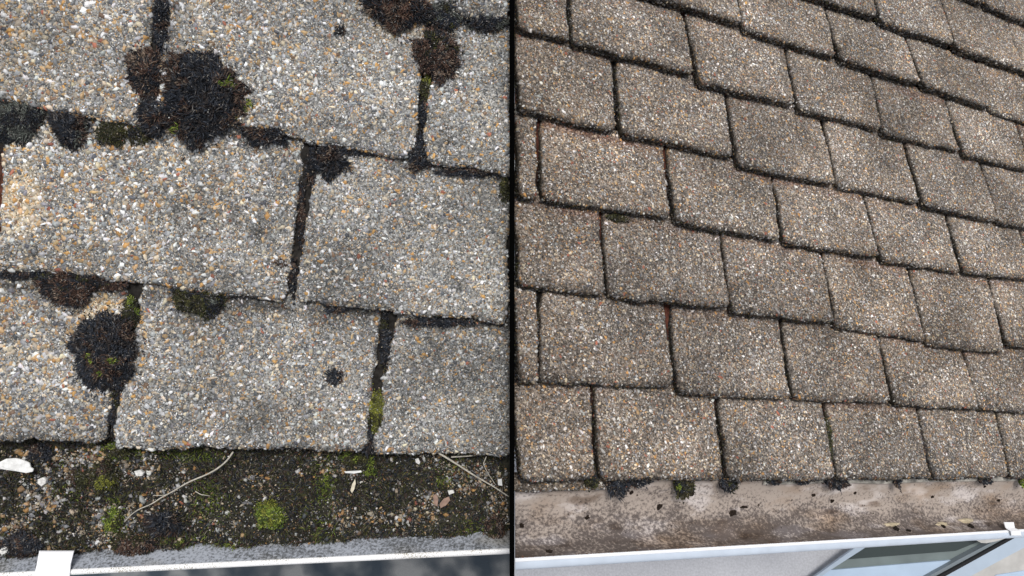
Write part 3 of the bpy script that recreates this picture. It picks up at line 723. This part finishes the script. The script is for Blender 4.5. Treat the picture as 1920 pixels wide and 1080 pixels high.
prof = offset_prof([(.001, -.003), (.004, -.008), (.009, -.018), (.016, -.032), (.030, -.055), (.06, -.085), (.10, -.095), (.20, -.085), (.26, -.07), (.29, -.04), (.30, -.02)], .003)
x0L, x1L = -.42, .9575
V, Fc = sweep(prof, x0L, x1L, 60); V = clipR(V, GL); child('channel', V, Fc, M_wallL, gutL, gbL, None, None, True)
V, Fc = sweep(lip_prof(.010, .004), x0L, x1L, 60); V = clipR(V, GL); child('lip', V, Fc, M_lipL, gutL, gbL, None, None, True)
# clip over the lip
def strip(rows, t):
    """rows: list of (left pt, right pt) 3D; makes a bent strap of thickness t"""
    rows = [(np.array(a, float), np.array(b, float)) for a, b in rows]; V = []
    for a, b in rows: V += [a, b]
    n0 = len(V)
    for a, b in rows: V += [a-[0, 0, t], b-[0, 0, t]]
    Fc = []
    for i in range(len(rows)-1):
        a, b, c, d = 2*i, 2*i+1, 2*i+3, 2*i+2
        Fc += [(a, b, c, d), (n0+a, n0+d, n0+c, n0+b), (a, d, n0+d, n0+a), (b, n0+b, n0+c, c)]
    k = 2*len(rows)-2
    Fc += [(0, n0, n0+1, 1), (k, k+1, n0+k+1, n0+k)]
    return np.array(V), [tuple(reversed(f)) for f in Fc]
M_clip = plain('bright_white_clip', (.86, .86, .87), .3, .5)
def pt(fr, src, x, y, h):
    u = src.uv(x, y, h); return src.toframe(fr, np.array([[u[0], u[1], h]]))[0]
rows = [(pt(GL, LF, 73, 1033, .000), pt(GL, LF, 138, 1033, .000)), (pt(GL, LF, 73, 1036, .004), pt(GL, LF, 137.5, 1036, .004)), (pt(GL, LF, 69, 1058, .005), pt(GL, LF, 132, 1058, .005)),
        (pt(GL, LF, 63, 1083, .004), pt(GL, LF, 130, 1080, .004)), (pt(GL, LF, 62, 1092, -.004), pt(GL, LF, 129, 1089, -.004)), (pt(GL, LF, 62, 1092, -.03), pt(GL, LF, 129, 1089, -.03))]
V, Fc = strip(rows, .0025); child('clip', V, Fc, M_clip, gutL, gbL)

# silt bed
def silth(x, y):
    return -.034+.012*(fbm(x*11, y*11, 91, 3)-.5)*2+.005*(fbm(x*45, y*45, 92, 2)-.5)*2-.010*np.clip((.035-y)/.02, 0, 1)
def siltc(V):
    n = fbm(V[:, 0]*14, V[:, 1]*14, 95, 3)[:, None]
    return np.array([[.033, .032, .024]])*(.4+1.4*n)
V, Fc, C = sheet(GL, x0L, .975, .012, .29, 260, 60, silth, siltc); V = clipR(V, GL)
place('gutter_silt', V, Fc, M_silt, GL, (.45, .12, -.06), C, True, label='dark wet silt filling the near gutter', cat='silt', kind='stuff')
# gravel washed off the tiles
def gpx(P): return proj(GL, P)
n = 30000; r = np.random.default_rng(5)
x = r.uniform(-.05, x1L, n); y = r.uniform(.014, .225, n)
dens = fbm(x*16, y*16, 201, 3); xp, yp = gpx(np.stack([x, y, silth(x, y)], -1))
pr = np.clip((dens-.44)*4, .10, .8)*np.where(xp < 240, 1.25, 1)*np.where((xp > 690), 1.5, 1)
pr = np.where((xp > 250) & (xp < 620) & (yp > 900), pr*.45, pr)
k = r.random(n) < pr; x, y, xp = x[k], y[k], xp[k]
P = np.stack([x, y, silth(x, y)+r.uniform(0, .0045, len(x))], -1)
nn = np.tile([0, 0, 1.], (len(x), 1))+r.normal(0, .35, (len(x), 3)); nn /= np.linalg.norm(nn, axis=1, keepdims=True)
rad = .00135*np.exp(r.normal(0, .45, len(x))); rad = np.where(r.random(len(x)) < .055, r.uniform(.003, .0062, len(x)), rad)*np.where(xp < 350, 1.15, .9)
c = palette(len(x), [.13, .08, .14, .13, .15, .14, .12, .07, .03, .10], r)*.66
V, Fc, C = pebbles(P, nn, rad, c, .95, .35, r)
place('loose_gravel', V, Fc, M_peb, GL, (.45, .12, -.034), C, label='tan, white and grey gravel washed into the near gutter', cat='gravel', kind='stuff')
# black moss over the silt
n = 75000; x = r.uniform(-.05, .951, n); y = r.uniform(.016, .24, n); dens = fbm(x*16, y*16, 201, 3); d2 = fbm(x*30, y*30, 215, 3)
k = (r.random(n) < np.clip((.65-dens)*5, .30, 1)*np.clip(d2*1.6, 0, 1)); x, y = x[k], y[k]
z = silth(x, y)+.005*fbm(x*70, y*70, 231)
a = fbm(x*35, y*35, 240, 2)*14; D = np.stack([np.cos(a)*.8, np.sin(a)*.8, np.full(len(x), .6)], -1)+r.normal(0, .3, (len(x), 3)); D /= np.linalg.norm(D, axis=1, keepdims=True)
g = fbm(x*18+5, y*18, 251, 3); xp, yp = gpx(np.stack([x, y, z], -1))
pal = np.array(MC['black']+MC['brown'][:2]+MC['olive'][:3]*2); C = pal[r.integers(0, len(pal), len(x))]*r.uniform(.6, 2.4, (len(x), 1)); hl = r.random(len(x)) < .10; C[hl] = np.array([.17, .15, .12])*r.uniform(.4, 1.2, (hl.sum(), 1))
gp = np.array(MC['green']); ol = np.array(MC['olive'])
for (cx, cy, rx, ry, pp) in [(215, 980, 26, 45, .8), (390, 950, 40, 50, .55), (610, 900, 22, 70, .6), (225, 845, 60, 12, .7), (285, 850, 45, 14, .6), (370, 852, 60, 14, .5), (420, 1025, 60, 12, .5), (600, 975, 40, 40, .3), (850, 890, 40, 30, .4), (900, 1000, 50, 30, .3), (330, 1010, 60, 20, .25), (130, 900, 40, 40, .25)]:
    s_ = r.random(len(x)) < pp*blob(xp, yp, cx, cy, rx, ry)*1.3
    C[s_] = gp[r.integers(0, 4, s_.sum())]*r.uniform(.5, 1.3, (s_.sum(), 1))
V, Fc, C = strands(np.stack([x, y, z], -1), D, r.uniform(.003, .011, len(x)), r.uniform(.0005, .0013, len(x)), C, r)
place('gutter_moss', V, Fc, M_moss, GL, (.45, .12, -.034), C, label='black and green moss growing over the silt in the near gutter', cat='moss', kind='stuff')
hS = -.034
MG = [
 (506, 962, 29, 30, 'green', .020, 'bright green round moss cushion in the middle of the near gutter', dict(L=.004, wd=.0007, mix=[('yellow', .3)])),
 (198, 893, 26, 32, 'olive', .014, 'brown-olive moss cushion in the near gutter, left', dict(L=.006, mix=[('yellow', .3), ('brown', .2)])),
 (152, 895, 22, 22, 'olive', .009, 'dull grey-brown moss pad touching the brown-olive cushion', dict(L=.006, mix=[('brown', .4)])),
 (658, 855, 18, 17, 'olive', .014, 'green moss tuft under the tile edge, left of its neighbour', dict(L=.006, mix=[('green', .5)])),
 (692, 864, 20, 24, 'olive', .016, 'darker green moss tuft below the lower right upright joint', dict(L=.006, mix=[('green', .35)])),
 (222, 842, 26, 18, 'olive', .010, 'green moss under the lower left upright joint', dict(L=.007, mix=[('green', .45)])),
 (213, 975, 18, 20, 'green', .008, 'small green moss patch low in the near gutter, left', dict(L=.006, mix=[('olive', .5)])),
 (255, 1018, 42, 20, 'brown', .012, 'brownish moss lump against the gutter wall, lower left', dict(L=.007, mix=[('olive', .4)])),
 (78, 848, 26, 16, 'black', .010, 'black moss tuft under the tile edge above the white flake', dict(L=.008)),
 (45, 1018, 34, 24, 'black', .010, 'black moss tuft beside the white clip', dict(L=.008)),
 (308, 982, 30, 20, 'black', .012, 'black feathery moss tuft in the near gutter below the curved stem', dict(L=.014)),
 (930, 985, 22, 26, 'brown', .012, 'brown moss mound in the near gutter beside the black strip', dict(L=.007, mix=[('olive', .3)])),
]
for cx, cy, rx, ry, stl, H, lab, kw in MG: 
    gq = GL.uv(cx, cy, hS); hh = float(silth(gq[:1], gq[1:])[0])
    moss(LF, cx, cy, rx, ry, stl, H*1.35, lab, h0=hh+.003, group='moss cushions in the near gutter', **kw)

# stems, flakes, stones lying in the near gutter
def tube(pts, rad, nseg=6):
    pts = np.array(pts, float); d = np.gradient(pts, axis=0); d /= np.linalg.norm(d, axis=1, keepdims=True)
    t1 = np.cross(d, [[0, 0, 1.]]); t1 /= np.linalg.norm(t1, axis=1, keepdims=True); t2 = np.cross(d, t1)
    a = np.arange(nseg)*2*np.pi/nseg; rad = np.asarray(rad)*np.ones(len(pts))
    V = (pts[:, None]+rad[:, None, None]*(np.cos(a)[None, :, None]*t1[:, None]+np.sin(a)[None, :, None]*t2[:, None])).reshape(-1, 3)
    Fc = [(i*nseg+k, i*nseg+(k+1) % nseg, (i+1)*nseg+(k+1) % nseg, (i+1)*nseg+k) for i in range(len(pts)-1) for k in range(nseg)]
    Fc += [tuple(range(nseg))[::-1], tuple(range((len(pts)-1)*nseg, len(pts)*nseg))]
    return V, Fc
def curve(px, hs, n=30):
    px = np.array(px, float); t = np.linspace(0, 1, len(px)); tt = np.linspace(0, 1, n)
    # smooth by Catmull-like resampling
    X = np.interp(tt, t, px[:, 0]); Y = np.interp(tt, t, px[:, 1]); H = np.interp(tt, t, hs)
    for _ in range(3):
        X[1:-1] = (X[:-2]+2*X[1:-1]+X[2:])/4; Y[1:-1] = (Y[:-2]+2*Y[1:-1]+Y[2:])/4
    return np.array([np.append(LF.uv(x, y, h), h) for x, y, h in zip(X, Y, H)])
M_stem = plain('dry_stem', (.42, .39, .33), .7, .3, 90, .25)
for pxs, hs_, rd, lab in [
  ([(437, 847), (428, 862), (410, 878), (385, 892), (352, 903), (325, 922), (302, 932), (285, 946), (262, 953), (245, 965), (233, 979)], (-.004, -.018), .0016, 'long pale curved dry stem lying across the near gutter'),
  ([(822, 849), (850, 866), (890, 892), (925, 912), (954, 931)], (.002, -.014), .0019, 'straight pale stalk slanting down from the tile edge to the black strip'),
  ([(846, 857), (880, 855), (915, 851), (948, 849)], (-.006, -.008), .0014, 'thin pale stalk lying level just under the tile edge'),
  ([(912, 856), (906, 870), (915, 888), (930, 910)], (-.012, -.018), .0010, 'short bent pale stem between the two stalks'),
  ([(366, 921), (376, 927), (394, 930)], (-.022, -.022), .0009, 'tiny pale stem right of the long curved stem'),
  ([(287, 929), (302, 929), (315, 927)], (-.022, -.020), .0008, 'tiny straight stem touching the long curved stem')]:
    P = curve(pxs, hs_ if len(hs_) == len(pxs) else np.linspace(hs_[0], hs_[1], len(pxs)))
    V, Fc = tube(P, rd*np.linspace(1.1, .55, len(P)))
    place('twig', V, Fc, M_stem, LF, P[0], None, True, label=lab, cat='twig', group='dry stalks in the near gutter')
def slab(fr, pts, h, t, mat, name, label, cat, bow=0.0, cols=None, parent=None, pbase=None, bev=.25, nsub=1, **kw):
    """a flat irregular piece: outline in pixels, own thickness, softened upper edge"""
    pts = np.array(pts, float)
    p = fr.uv(pts[:, 0], pts[:, 1], h); c = p.mean(0); n_ = len(p)
    inner = c+(p-c)*(1-bev*min(1, t/.01)*.35) if bev else p
    z = lambda q: h+bow*((q[:, 0]-c[0])**2)
    V = np.concatenate([np.c_[p, z(p)-t], np.c_[p, z(p)-t*.3], np.c_[inner, z(inner)]])
    Fc = [tuple(range(2*n_, 3*n_)), tuple(range(n_))[::-1]]
    for a0 in (0, n_):
        Fc += [(a0+i, a0+(i+1) % n_, a0+n_+(i+1) % n_, a0+n_+i) for i in range(n_)]
    area = sum(p[i][0]*p[(i+1) % n_][1]-p[(i+1) % n_][0]*p[i][1] for i in range(n_))
    if area < 0: Fc = [tuple(reversed(f)) for f in Fc]
    if parent is not None: return child(name, V, Fc, mat, parent, pbase, (c[0], c[1], h-t), cols, False, **kw)
    return place(name, V, Fc, mat, fr, (c[0], c[1], h-t), cols, False, label=label, cat=cat, **kw)
M_flake = plain('white_paint_flake', (.66, .66, .64), .6, .3, 120, .2, .3)
M_wstone = plain('pale_stone', (.60, .59, .56), .7, .3, 200, .3, .4)
M_leaf = plain('cream_seed_husk', (.55, .50, .38), .6, .3, 120, .2)
M_pink = plain('dry_brown_leaf', (.26, .17, .13), .7, .3, 120, .25)
slab(LF, [(-6, 869), (12, 860), (30, 859), (45, 863), (56, 868), (58, 876), (64, 879), (62, 884), (50, 887), (38, 885), (20, 882), (-6, 877)], -.012, .003, M_flake, 'paint_flake', 'large white flake with one rust spot in the near gutter at the left edge', 'flake', bow=3)
slab(LF, [(20, 866), (25, 864), (26, 869), (21, 870)], -.0112, .0012, plain('rust', (.30, .09, .04), .8, .2), 'rust_chip', 'tiny rust-red chip on the large white flake', 'chip')
slab(LF, [(70, 899), (80, 895), (87, 899), (85, 907), (77, 912), (70, 907)], -.018, .007, M_wstone, 'pale_stone', 'pale angular stone below the large white flake', 'stone')
slab(LF, [(251, 884), (262, 881), (270, 886), (266, 893), (255, 893)], -.018, .006, M_wstone, 'pale_stone', 'pale stone right of the brown-olive moss cushion', 'stone')
slab(LF, [(0, 1030), (8, 1024), (15, 1028), (14, 1036), (4, 1040), (-6, 1036)], -.018, .006, M_wstone, 'pale_stone', 'whitish stone in the lower left corner of the near gutter', 'stone')
slab(LF, [(778, 861), (784, 859), (788, 867), (786, 871), (780, 868)], -.018, .004, M_wstone, 'pale_stone', 'small bluish white stone under the tile edge, right half of the near gutter', 'stone')
slab(LF, [(933, 899), (941, 898), (942, 911), (934, 910)], -.016, .004, M_flake, 'pale_stone', 'square white chip under the slanting stalk', 'chip')
slab(LF, [(839, 920), (850, 919), (852, 924), (842, 928)], -.018, .004, M_wstone, 'pale_stone', 'flat white stone right of the middle of the near gutter', 'stone')
slab(LF, [(666, 898), (667, 907), (664, 918), (660, 925), (657, 920), (660, 908)], -.014, .0015, M_leaf, 'seed_husk', 'cream pointed husk below the green moss tufts', 'husk')
slab(LF, [(645, 884), (662, 883), (680, 882), (680, 885), (664, 888), (648, 887)], -.014, .0015, M_flake, 'paint_flake', 'thin white sliver below the two green tufts', 'flake')
slab(LF, [(812, 930), (817, 926), (822, 935), (820, 950), (814, 945)], -.014, .002, M_pink, 'dry_leaf', 'narrow brown-pink dry leaf, left of the broader one', 'leaf')
slab(LF, [(824, 945), (832, 935), (842, 931), (844, 938), (836, 948), (826, 953)], -.014, .002, M_pink, 'dry_leaf', 'broader brown-pink dry leaf beside the narrow one', 'leaf')

# ================================================================== far gutter (right)
gbR = np.array([.5, 0, 0])
gutR = ob('gutter', None, M=GR.M() @ Matrix.Translation((.5, 0, 0)), label='brown-stained empty gutter with a white rounded lip below the smaller tiles', cat='gutter')
M_chR = mottled('brown_stained_gutter_plastic', (.375, .315, .27), (.105, .085, .076), 170, .72, .91, (0.01, .15, -.07, .24), .55,
                patches=[((.80, .68, .55), 9, .5, .68, 7), ((1.5, 1.6, 1.75), 16, .53, .66, 21), ((.55, .5, .46), 22, .6, .7, 31)], xw=.8)
ev = []
for pxx in (965, 1500, 1900):
    q = RF.toframe(GR, np.array([[*RF.uv(pxx, 902), 0]]))[0]; ev.append(q[1])
EV = float(np.mean(ev)); print('eave v', ev)
sR = EV/.15
prof = [(.001, -.003), (.004, -.010), (.012, -.022), (.026, -.036), (.045, -.046), (.070, -.050), (.095, -.047), (.120, -.038), (.140, -.026), (.150, -.019), (.158, -.017), (.175, -.016)]
prof = offset_prof([(a*sR, b) for a, b in prof], .003)
xe = GRlen*1.25
V, Fc = sweep(prof, .004, xe, 80)
def clipx(V, fr, xm):
    X = fr.P0[0]+V[:, 0]*fr.e1[0]+V[:, 1]*fr.e2[0]+V[:, 2]*fr.n[0]; s_ = X < xm; V[s_, 0] += (xm-X[s_])/fr.e1[0]; return V
V = clipx(V, GR, .0055)
child('channel', V, Fc, M_chR, gutR, gbR, None, None, True)
V, Fc = sweep(lip_prof(.0175, .004), -.01, xe, 80); V = clipx(V, GR, .0055)
child('lip', V, Fc, plain('pale_blue_white_plastic', (.50, .56, .64), .4, .5, 25, .06), gutR, gbR, None, None, True)
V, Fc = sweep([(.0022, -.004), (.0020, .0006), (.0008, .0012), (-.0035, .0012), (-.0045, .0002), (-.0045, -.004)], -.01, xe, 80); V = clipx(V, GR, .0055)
child('lip_highlight', V, Fc, M_highlight, gutR, gbR, None, None, True)  # white strip added as a painted highlight along the top of the lip
ru = GR.uv(1440, 905)[0]
V, Fc = sweep([(EV-.006, -.013), (EV-.005, -.011), (EV+.02, -.010), (EV+.02, -.014), (EV-.006, -.014)], float(ru), xe, 60, .006)
child('rear_edge', V, Fc, plain('pale_rear_edge', (.34, .32, .28), .6, .3, 60, .6), gutR, gbR)
# dirt crust along the inside of the lip and lumps
r = np.random.default_rng(8); n = 900
x = r.uniform(0, xe, n); P = np.stack([x, r.normal(.0005, .0011, n)-.001*(r.random(n) < .15), np.full(n, -.0012)], -1)
keep = vnoise(x*30, x*0, 71) > .35; P = P[keep]
V, Fc, C = pebbles(P, np.tile([0, 0, 1.], (len(P), 1)), r.uniform(.0008, .0024, len(P)), np.tile([.12, .06, .035], (len(P), 1))*r.uniform(.5, 1.3, (len(P), 1)), .5, .4, r)
V = clipx(V, GR, .0055)
child('dirt_crust', V, Fc, M_peb, gutR, gbR, None, C, kind='stuff')
rows = [(pt(GR, RF, 1883, 979, -.004), pt(GR, RF, 1901, 979, -.004)), (pt(GR, RF, 1886, 989, .002), pt(GR, RF, 1903, 990, .002)), (pt(GR, RF, 1889, 992, .005), pt(GR, RF, 1908, 992, .005)),
        (pt(GR, RF, 1896, 996, .010), pt(GR, RF, 1913, 995, .010)), (pt(GR, RF, 1897, 1004, .006), pt(GR, RF, 1915, 1004, .006)), (pt(GR, RF, 1898, 1005, -.01), pt(GR, RF, 1915, 1005, -.01))]
V, Fc = strip(rows, .002); child('clip', V, Fc, M_clip, gutR, gbR)
# channel surface height under a pixel
pp = np.array([(a*sR, b) for a, b in [(.001, -.003), (.004, -.010), (.012, -.022), (.026, -.036), (.045, -.046), (.070, -.050), (.095, -.047), (.120, -.038), (.140, -.026), (.150, -.019), (.175, -.016)]])
def on_channel(px, py):
    h = -.03
    for _ in range(8):
        u = GR.uv(px, py, h); h = float(np.interp(u[1], pp[:, 0], pp[:, 1]))
    u = GR.uv(px, py, h); return np.array([u[0], u[1], h])
def lump(px, py, rx, ry, H, name, label, cat, c, group=None, mat=M_mound, seed=0):
    b = on_channel(px, py); r = np.random.default_rng(int(px*3+py)); sx = 1.2e-3*rx; sy = 1.3e-3*ry
    nu, nr_ = 14, 5; A = np.linspace(0, 2*np.pi, nu, endpoint=False); ed = r.uniform(.65, 1.25, nu); mv = [(0, 0, H)]
    for j in range(1, nr_+1):
        q = j/nr_; mv += [(math.cos(a)*sx*q*e, math.sin(a)*sy*q*e, H*math.sqrt(max(0, 1-q*q))*r.uniform(.6, 1.2)-.002*q) for a, e in zip(A, ed)]
    mf = [(0, 1+i, 1+(i+1) % nu) for i in range(nu)]
    for j in range(nr_-1):
        for i in range(nu):
            a0 = 1+j*nu+i; b0 = 1+j*nu+(i+1) % nu; mf += [(a0, a0+nu, b0+nu), (a0, b0+nu, b0)]
    V = np.array(mv)+b
    return place(name, V, np.array(mf), mat, GR, b, np.tile(c, (len(V), 1)), False, label=label, cat=cat, group=group)
dk = (.025, .018, .014)
for px, py, rx, ry, lab in [(1237, 949, 7, 6, 'largest dark dirt crumb in the stained gutter, left of its middle'), (1101, 970, 5, 4, 'dark brown crumb in the stained gutter below the ragged moss'),
     (978, 985, 5, 4, 'dark crumb in the stained gutter beside the black strip'), (1374, 962, 10, 6, 'ragged dark crumb pile in the stained gutter, near its middle'), (1395, 951, 10, 3, 'curled dark shred above the ragged crumb pile'),
     (1184, 923, 4, 4, 'small black crumb right of the ragged hanging moss'), (1298, 925, 4, 5, 'small black crumb right of the dark green hanging tuft'), (1030, 1035, 7, 4, 'dark smudge of dirt by the white lip at the left of the stained gutter'),
     (1525, 928, 6, 3, 'dark crumb in the stained gutter left of the lump of black moss'), (1560, 939, 6, 4, 'crooked dark crumb in the stained gutter below the third joint'), (1748, 931, 5, 3, 'dark star-shaped crumb in the stained gutter, right half'),
     (1603, 924, 4, 3, 'small dark crumb below the eave right of the black moss lump'), (1846, 912, 4, 3, 'small dark crumb hanging near the right end of the eave'), (1872, 938, 6, 3, 'thin dark shred in the stained gutter near the right edge')]:
    lump(px, py, rx, ry, .005, 'dirt_crumb', lab, 'dirt', dk, 'dirt crumbs in the stained gutter')
for px, py, rx, ry, lab in [(1672, 984, 22, 5, 'leftmost pale dried sealant ridge against the gutter lip'), (1765, 983, 20, 5, 'middle pale dried sealant ridge against the gutter lip'), (1812, 977, 24, 6, 'rightmost pale dried sealant ridge against the gutter lip')]:
    lump(px, py, rx, ry, .009, 'sealant_ridge', lab, 'sealant', (.46, .39, .27), 'sealant ridges in the stained gutter', mat=attr_mat('dried_sealant', .8, .2, 120, .3, .6))
for px, py, rx, ry, lab in [(1680, 993, 7, 6, 'dark hole-like lump below the leftmost sealant ridge'), (1703, 995, 6, 4, 'small dark lump right of the leftmost sealant ridge'), (1768, 988, 4, 5, 'dark lump below the middle sealant ridge'), (1821, 988, 8, 6, 'dark lump below the rightmost sealant ridge')]:
    lump(px, py, rx, ry, .007, 'dirt_crumb', lab, 'dirt', (.02, .016, .013), 'dirt crumbs in the stained gutter')
# fine specks of soil in the channel
r = np.random.default_rng(21); n = 900
u = r.uniform(.01, xe*.98, n); vq = (r.beta(1.4, 1.6, n)*.13+.015)*sR; hq = np.interp(vq, pp[:, 0], pp[:, 1])
kk = r.random(n) < np.clip((fbm(u*12, vq*25, 303, 3)-.38)*4, .03, 1); P = np.stack([u, vq, hq], -1)[kk]
V, Fc, C = pebbles(P, np.tile([0, 0, 1.], (len(P), 1)), .0009*np.exp(r.normal(0, .5, len(P))), np.tile([.035, .024, .018], (len(P), 1))*r.uniform(.5, 1.6, (len(P), 1)), .6, .5, r)
V = clipx(V, GR, .0055)
place('soil_specks', V, Fc, M_peb, GR, (.5, .08, -.05), C, label='fine dark soil specks scattered in the stained gutter', cat='dirt', kind='stuff')

# ================================================================== glazing seen below the far gutter
WF = Frame((0, 0, -2.1), (1, 0, 0), (0, 0, 1))
wb = np.append(WF.uv(1740, 1060), 0)
win = ob('window', None, M=WF.M() @ Matrix.Translation(wb), label='pale-framed window with green glass darkened by a painted wall reflection below the right end of the stained gutter', cat='window')
M_fr = plain('pale_blue_frame', (.37, .44, .52), .4, .5, 12, .06)
M_gl, n_, b_ = newmat('green_glass_dark_reflection', .12, .6); b_.inputs['Base Color'].default_value = (.035, .046, .044, 1)  # dark tone stands in for a wall reflected in the glass
M_gl2 = plain('greenish_inner_board', (.14, .17, .168), .5, .4, 10, .15)
M_sill_refl = plain('pale_sky_blue_sill_and_reflection', (.38, .48, .60), .5, .4, 10, .06)
M_bar = plain('grey_glazing_bar', (.17, .20, .22), .4, .5, 12, .08)
M_gask = plain('black_gasket', (.008, .008, .009), .6, .3)
M_cap_refl = plain('beige_plate_and_reflection', (.42, .41, .39), .6, .3, 20, .12)
def wpart(name, pts, h, t, mat, **kw): slab(WF, pts, h, t, mat, name, None, None, parent=win, pbase=wb, bev=0, **kw)
wpart('frame', [(1470, 1122), (1528, 1081), (1605, 1026), (1668, 986), (1715, 955), (1735, 955), (1636, 1018), (1557, 1069), (1500, 1110), (1490, 1122)], .01, .015, M_fr)
wpart('pane', [(1587, 1049), (1636, 1018), (1735, 955), (1960, 940), (1912, 984), (1792, 1033)], .0, .006, M_gl)
wpart('inner_board', [(1557, 1069), (1587, 1049), (1792, 1033), (1912, 984), (1900, 998), (1802, 1049)], -.006, .012, M_gl2)
wpart('sill', [(1490, 1122), (1500, 1110), (1557, 1069), (1802, 1049), (1745, 1080), (1680, 1122)], .004, .02, M_sill_refl)
wpart('glazing_bar', [(1670, 1122), (1735, 1084), (1800, 1048), (1865, 1014), (1965, 955), (1975, 962), (1890, 1010), (1756, 1083), (1690, 1122)], .03, .04, M_bar)
wpart('gasket', [(1690, 1122), (1756, 1083), (1890, 1010), (1975, 962), (1975, 968), (1895, 1013), (1768, 1083), (1700, 1122)], .044, .02, M_gask)
wpart('outer_frame', [(1700, 1122), (1768, 1083), (1895, 1013), (1975, 968), (1975, 998), (1920, 1027), (1815, 1083), (1750, 1122)], .04, .05, M_fr)
wpart('beige_reflection', [(1750, 1122), (1815, 1083), (1920, 1027), (1975, 998), (1985, 1060), (1920, 1070), (1868, 1078), (1820, 1122)], .03, .03, M_cap_refl)  # beige patch painted in place of reflections towards the corner
wpart('corner_reflection', [(1820, 1122), (1868, 1078), (1920, 1070), (1985, 1060), (1985, 1122)], .034, .03, M_sill_refl)  # pale blue patch, more of the painted corner reflections
wpart('corner_plate', [(1826, 1008), (1832, 1014), (1840, 1018), (1850, 1018.5), (1868, 1015), (1890, 1008), (1905, 998), (1890, 990), (1826, 995)], .06, .012, M_cap_refl)

# ================================================================== ground far below
def gmat(name, pts, scale, rough=.9):
    m, n, b = newmat(name, rough, .2); tc = N(n, 'ShaderNodeTexCoord'); nz = N(n, 'ShaderNodeTexNoise'); nz.inputs['Scale'].default_value = scale; nz.inputs['Detail'].default_value = 2.5
    n.links.new(tc.outputs['Object'], nz.inputs['Vector']); r = ramp(n, nz.outputs[0], pts)
    fz = N(n, 'ShaderNodeTexNoise'); fz.inputs['Scale'].default_value = scale*40; fz.inputs['Detail'].default_value = 3; n.links.new(tc.outputs['Object'], fz.inputs['Vector'])
    fr_ = ramp(n, fz.outputs[0], [(.3, (.88,)*3), (.7, (1.1,)*3)]); x = mul(n, r.outputs[0], fr_.outputs[0])
    n.links.new(x.outputs[2], b.inputs['Base Color']); return m
M_tar = gmat('dark_wet_tarmac', [(.40, (.04, .052, .066)), (.50, (.09, .10, .11)), (.62, (.22, .225, .225))], 5.0)
M_pat = gmat('pale_concrete', [(.35, (.47, .475, .50)), (.65, (.55, .555, .58))], 3.0)
gz = -2.7
g = mesh('ground', [(-150, -150, 0), (150, -150, 0), (150, 150, 0), (-150, 150, 0)], [(0, 1, 2, 3)], M_tar)
go = ob('ground', g, M=Matrix.Translation((0, 0, gz)), kind='structure', label='dark blurred tarmac far below the near gutter', cat='ground')
V, Fc = box(0, 8, -6, .25, 0, .24)
po = ob('patio', mesh('patio', V, Fc, M_pat), M=Matrix.Translation((0, 0, gz)), kind='structure', label='pale concrete paving far below the stained gutter', cat='paving')
print('tris', sum(len(o.data.loop_triangles) or sum(len(p.vertices)-2 for p in o.data.polygons) for o in bpy.data.objects if o.type == 'MESH' and o.name in sc.objects and len(o.data.polygons) < 1) )
print('faces', sum(len(o.data.polygons) for o in bpy.data.objects if o.type == 'MESH'))
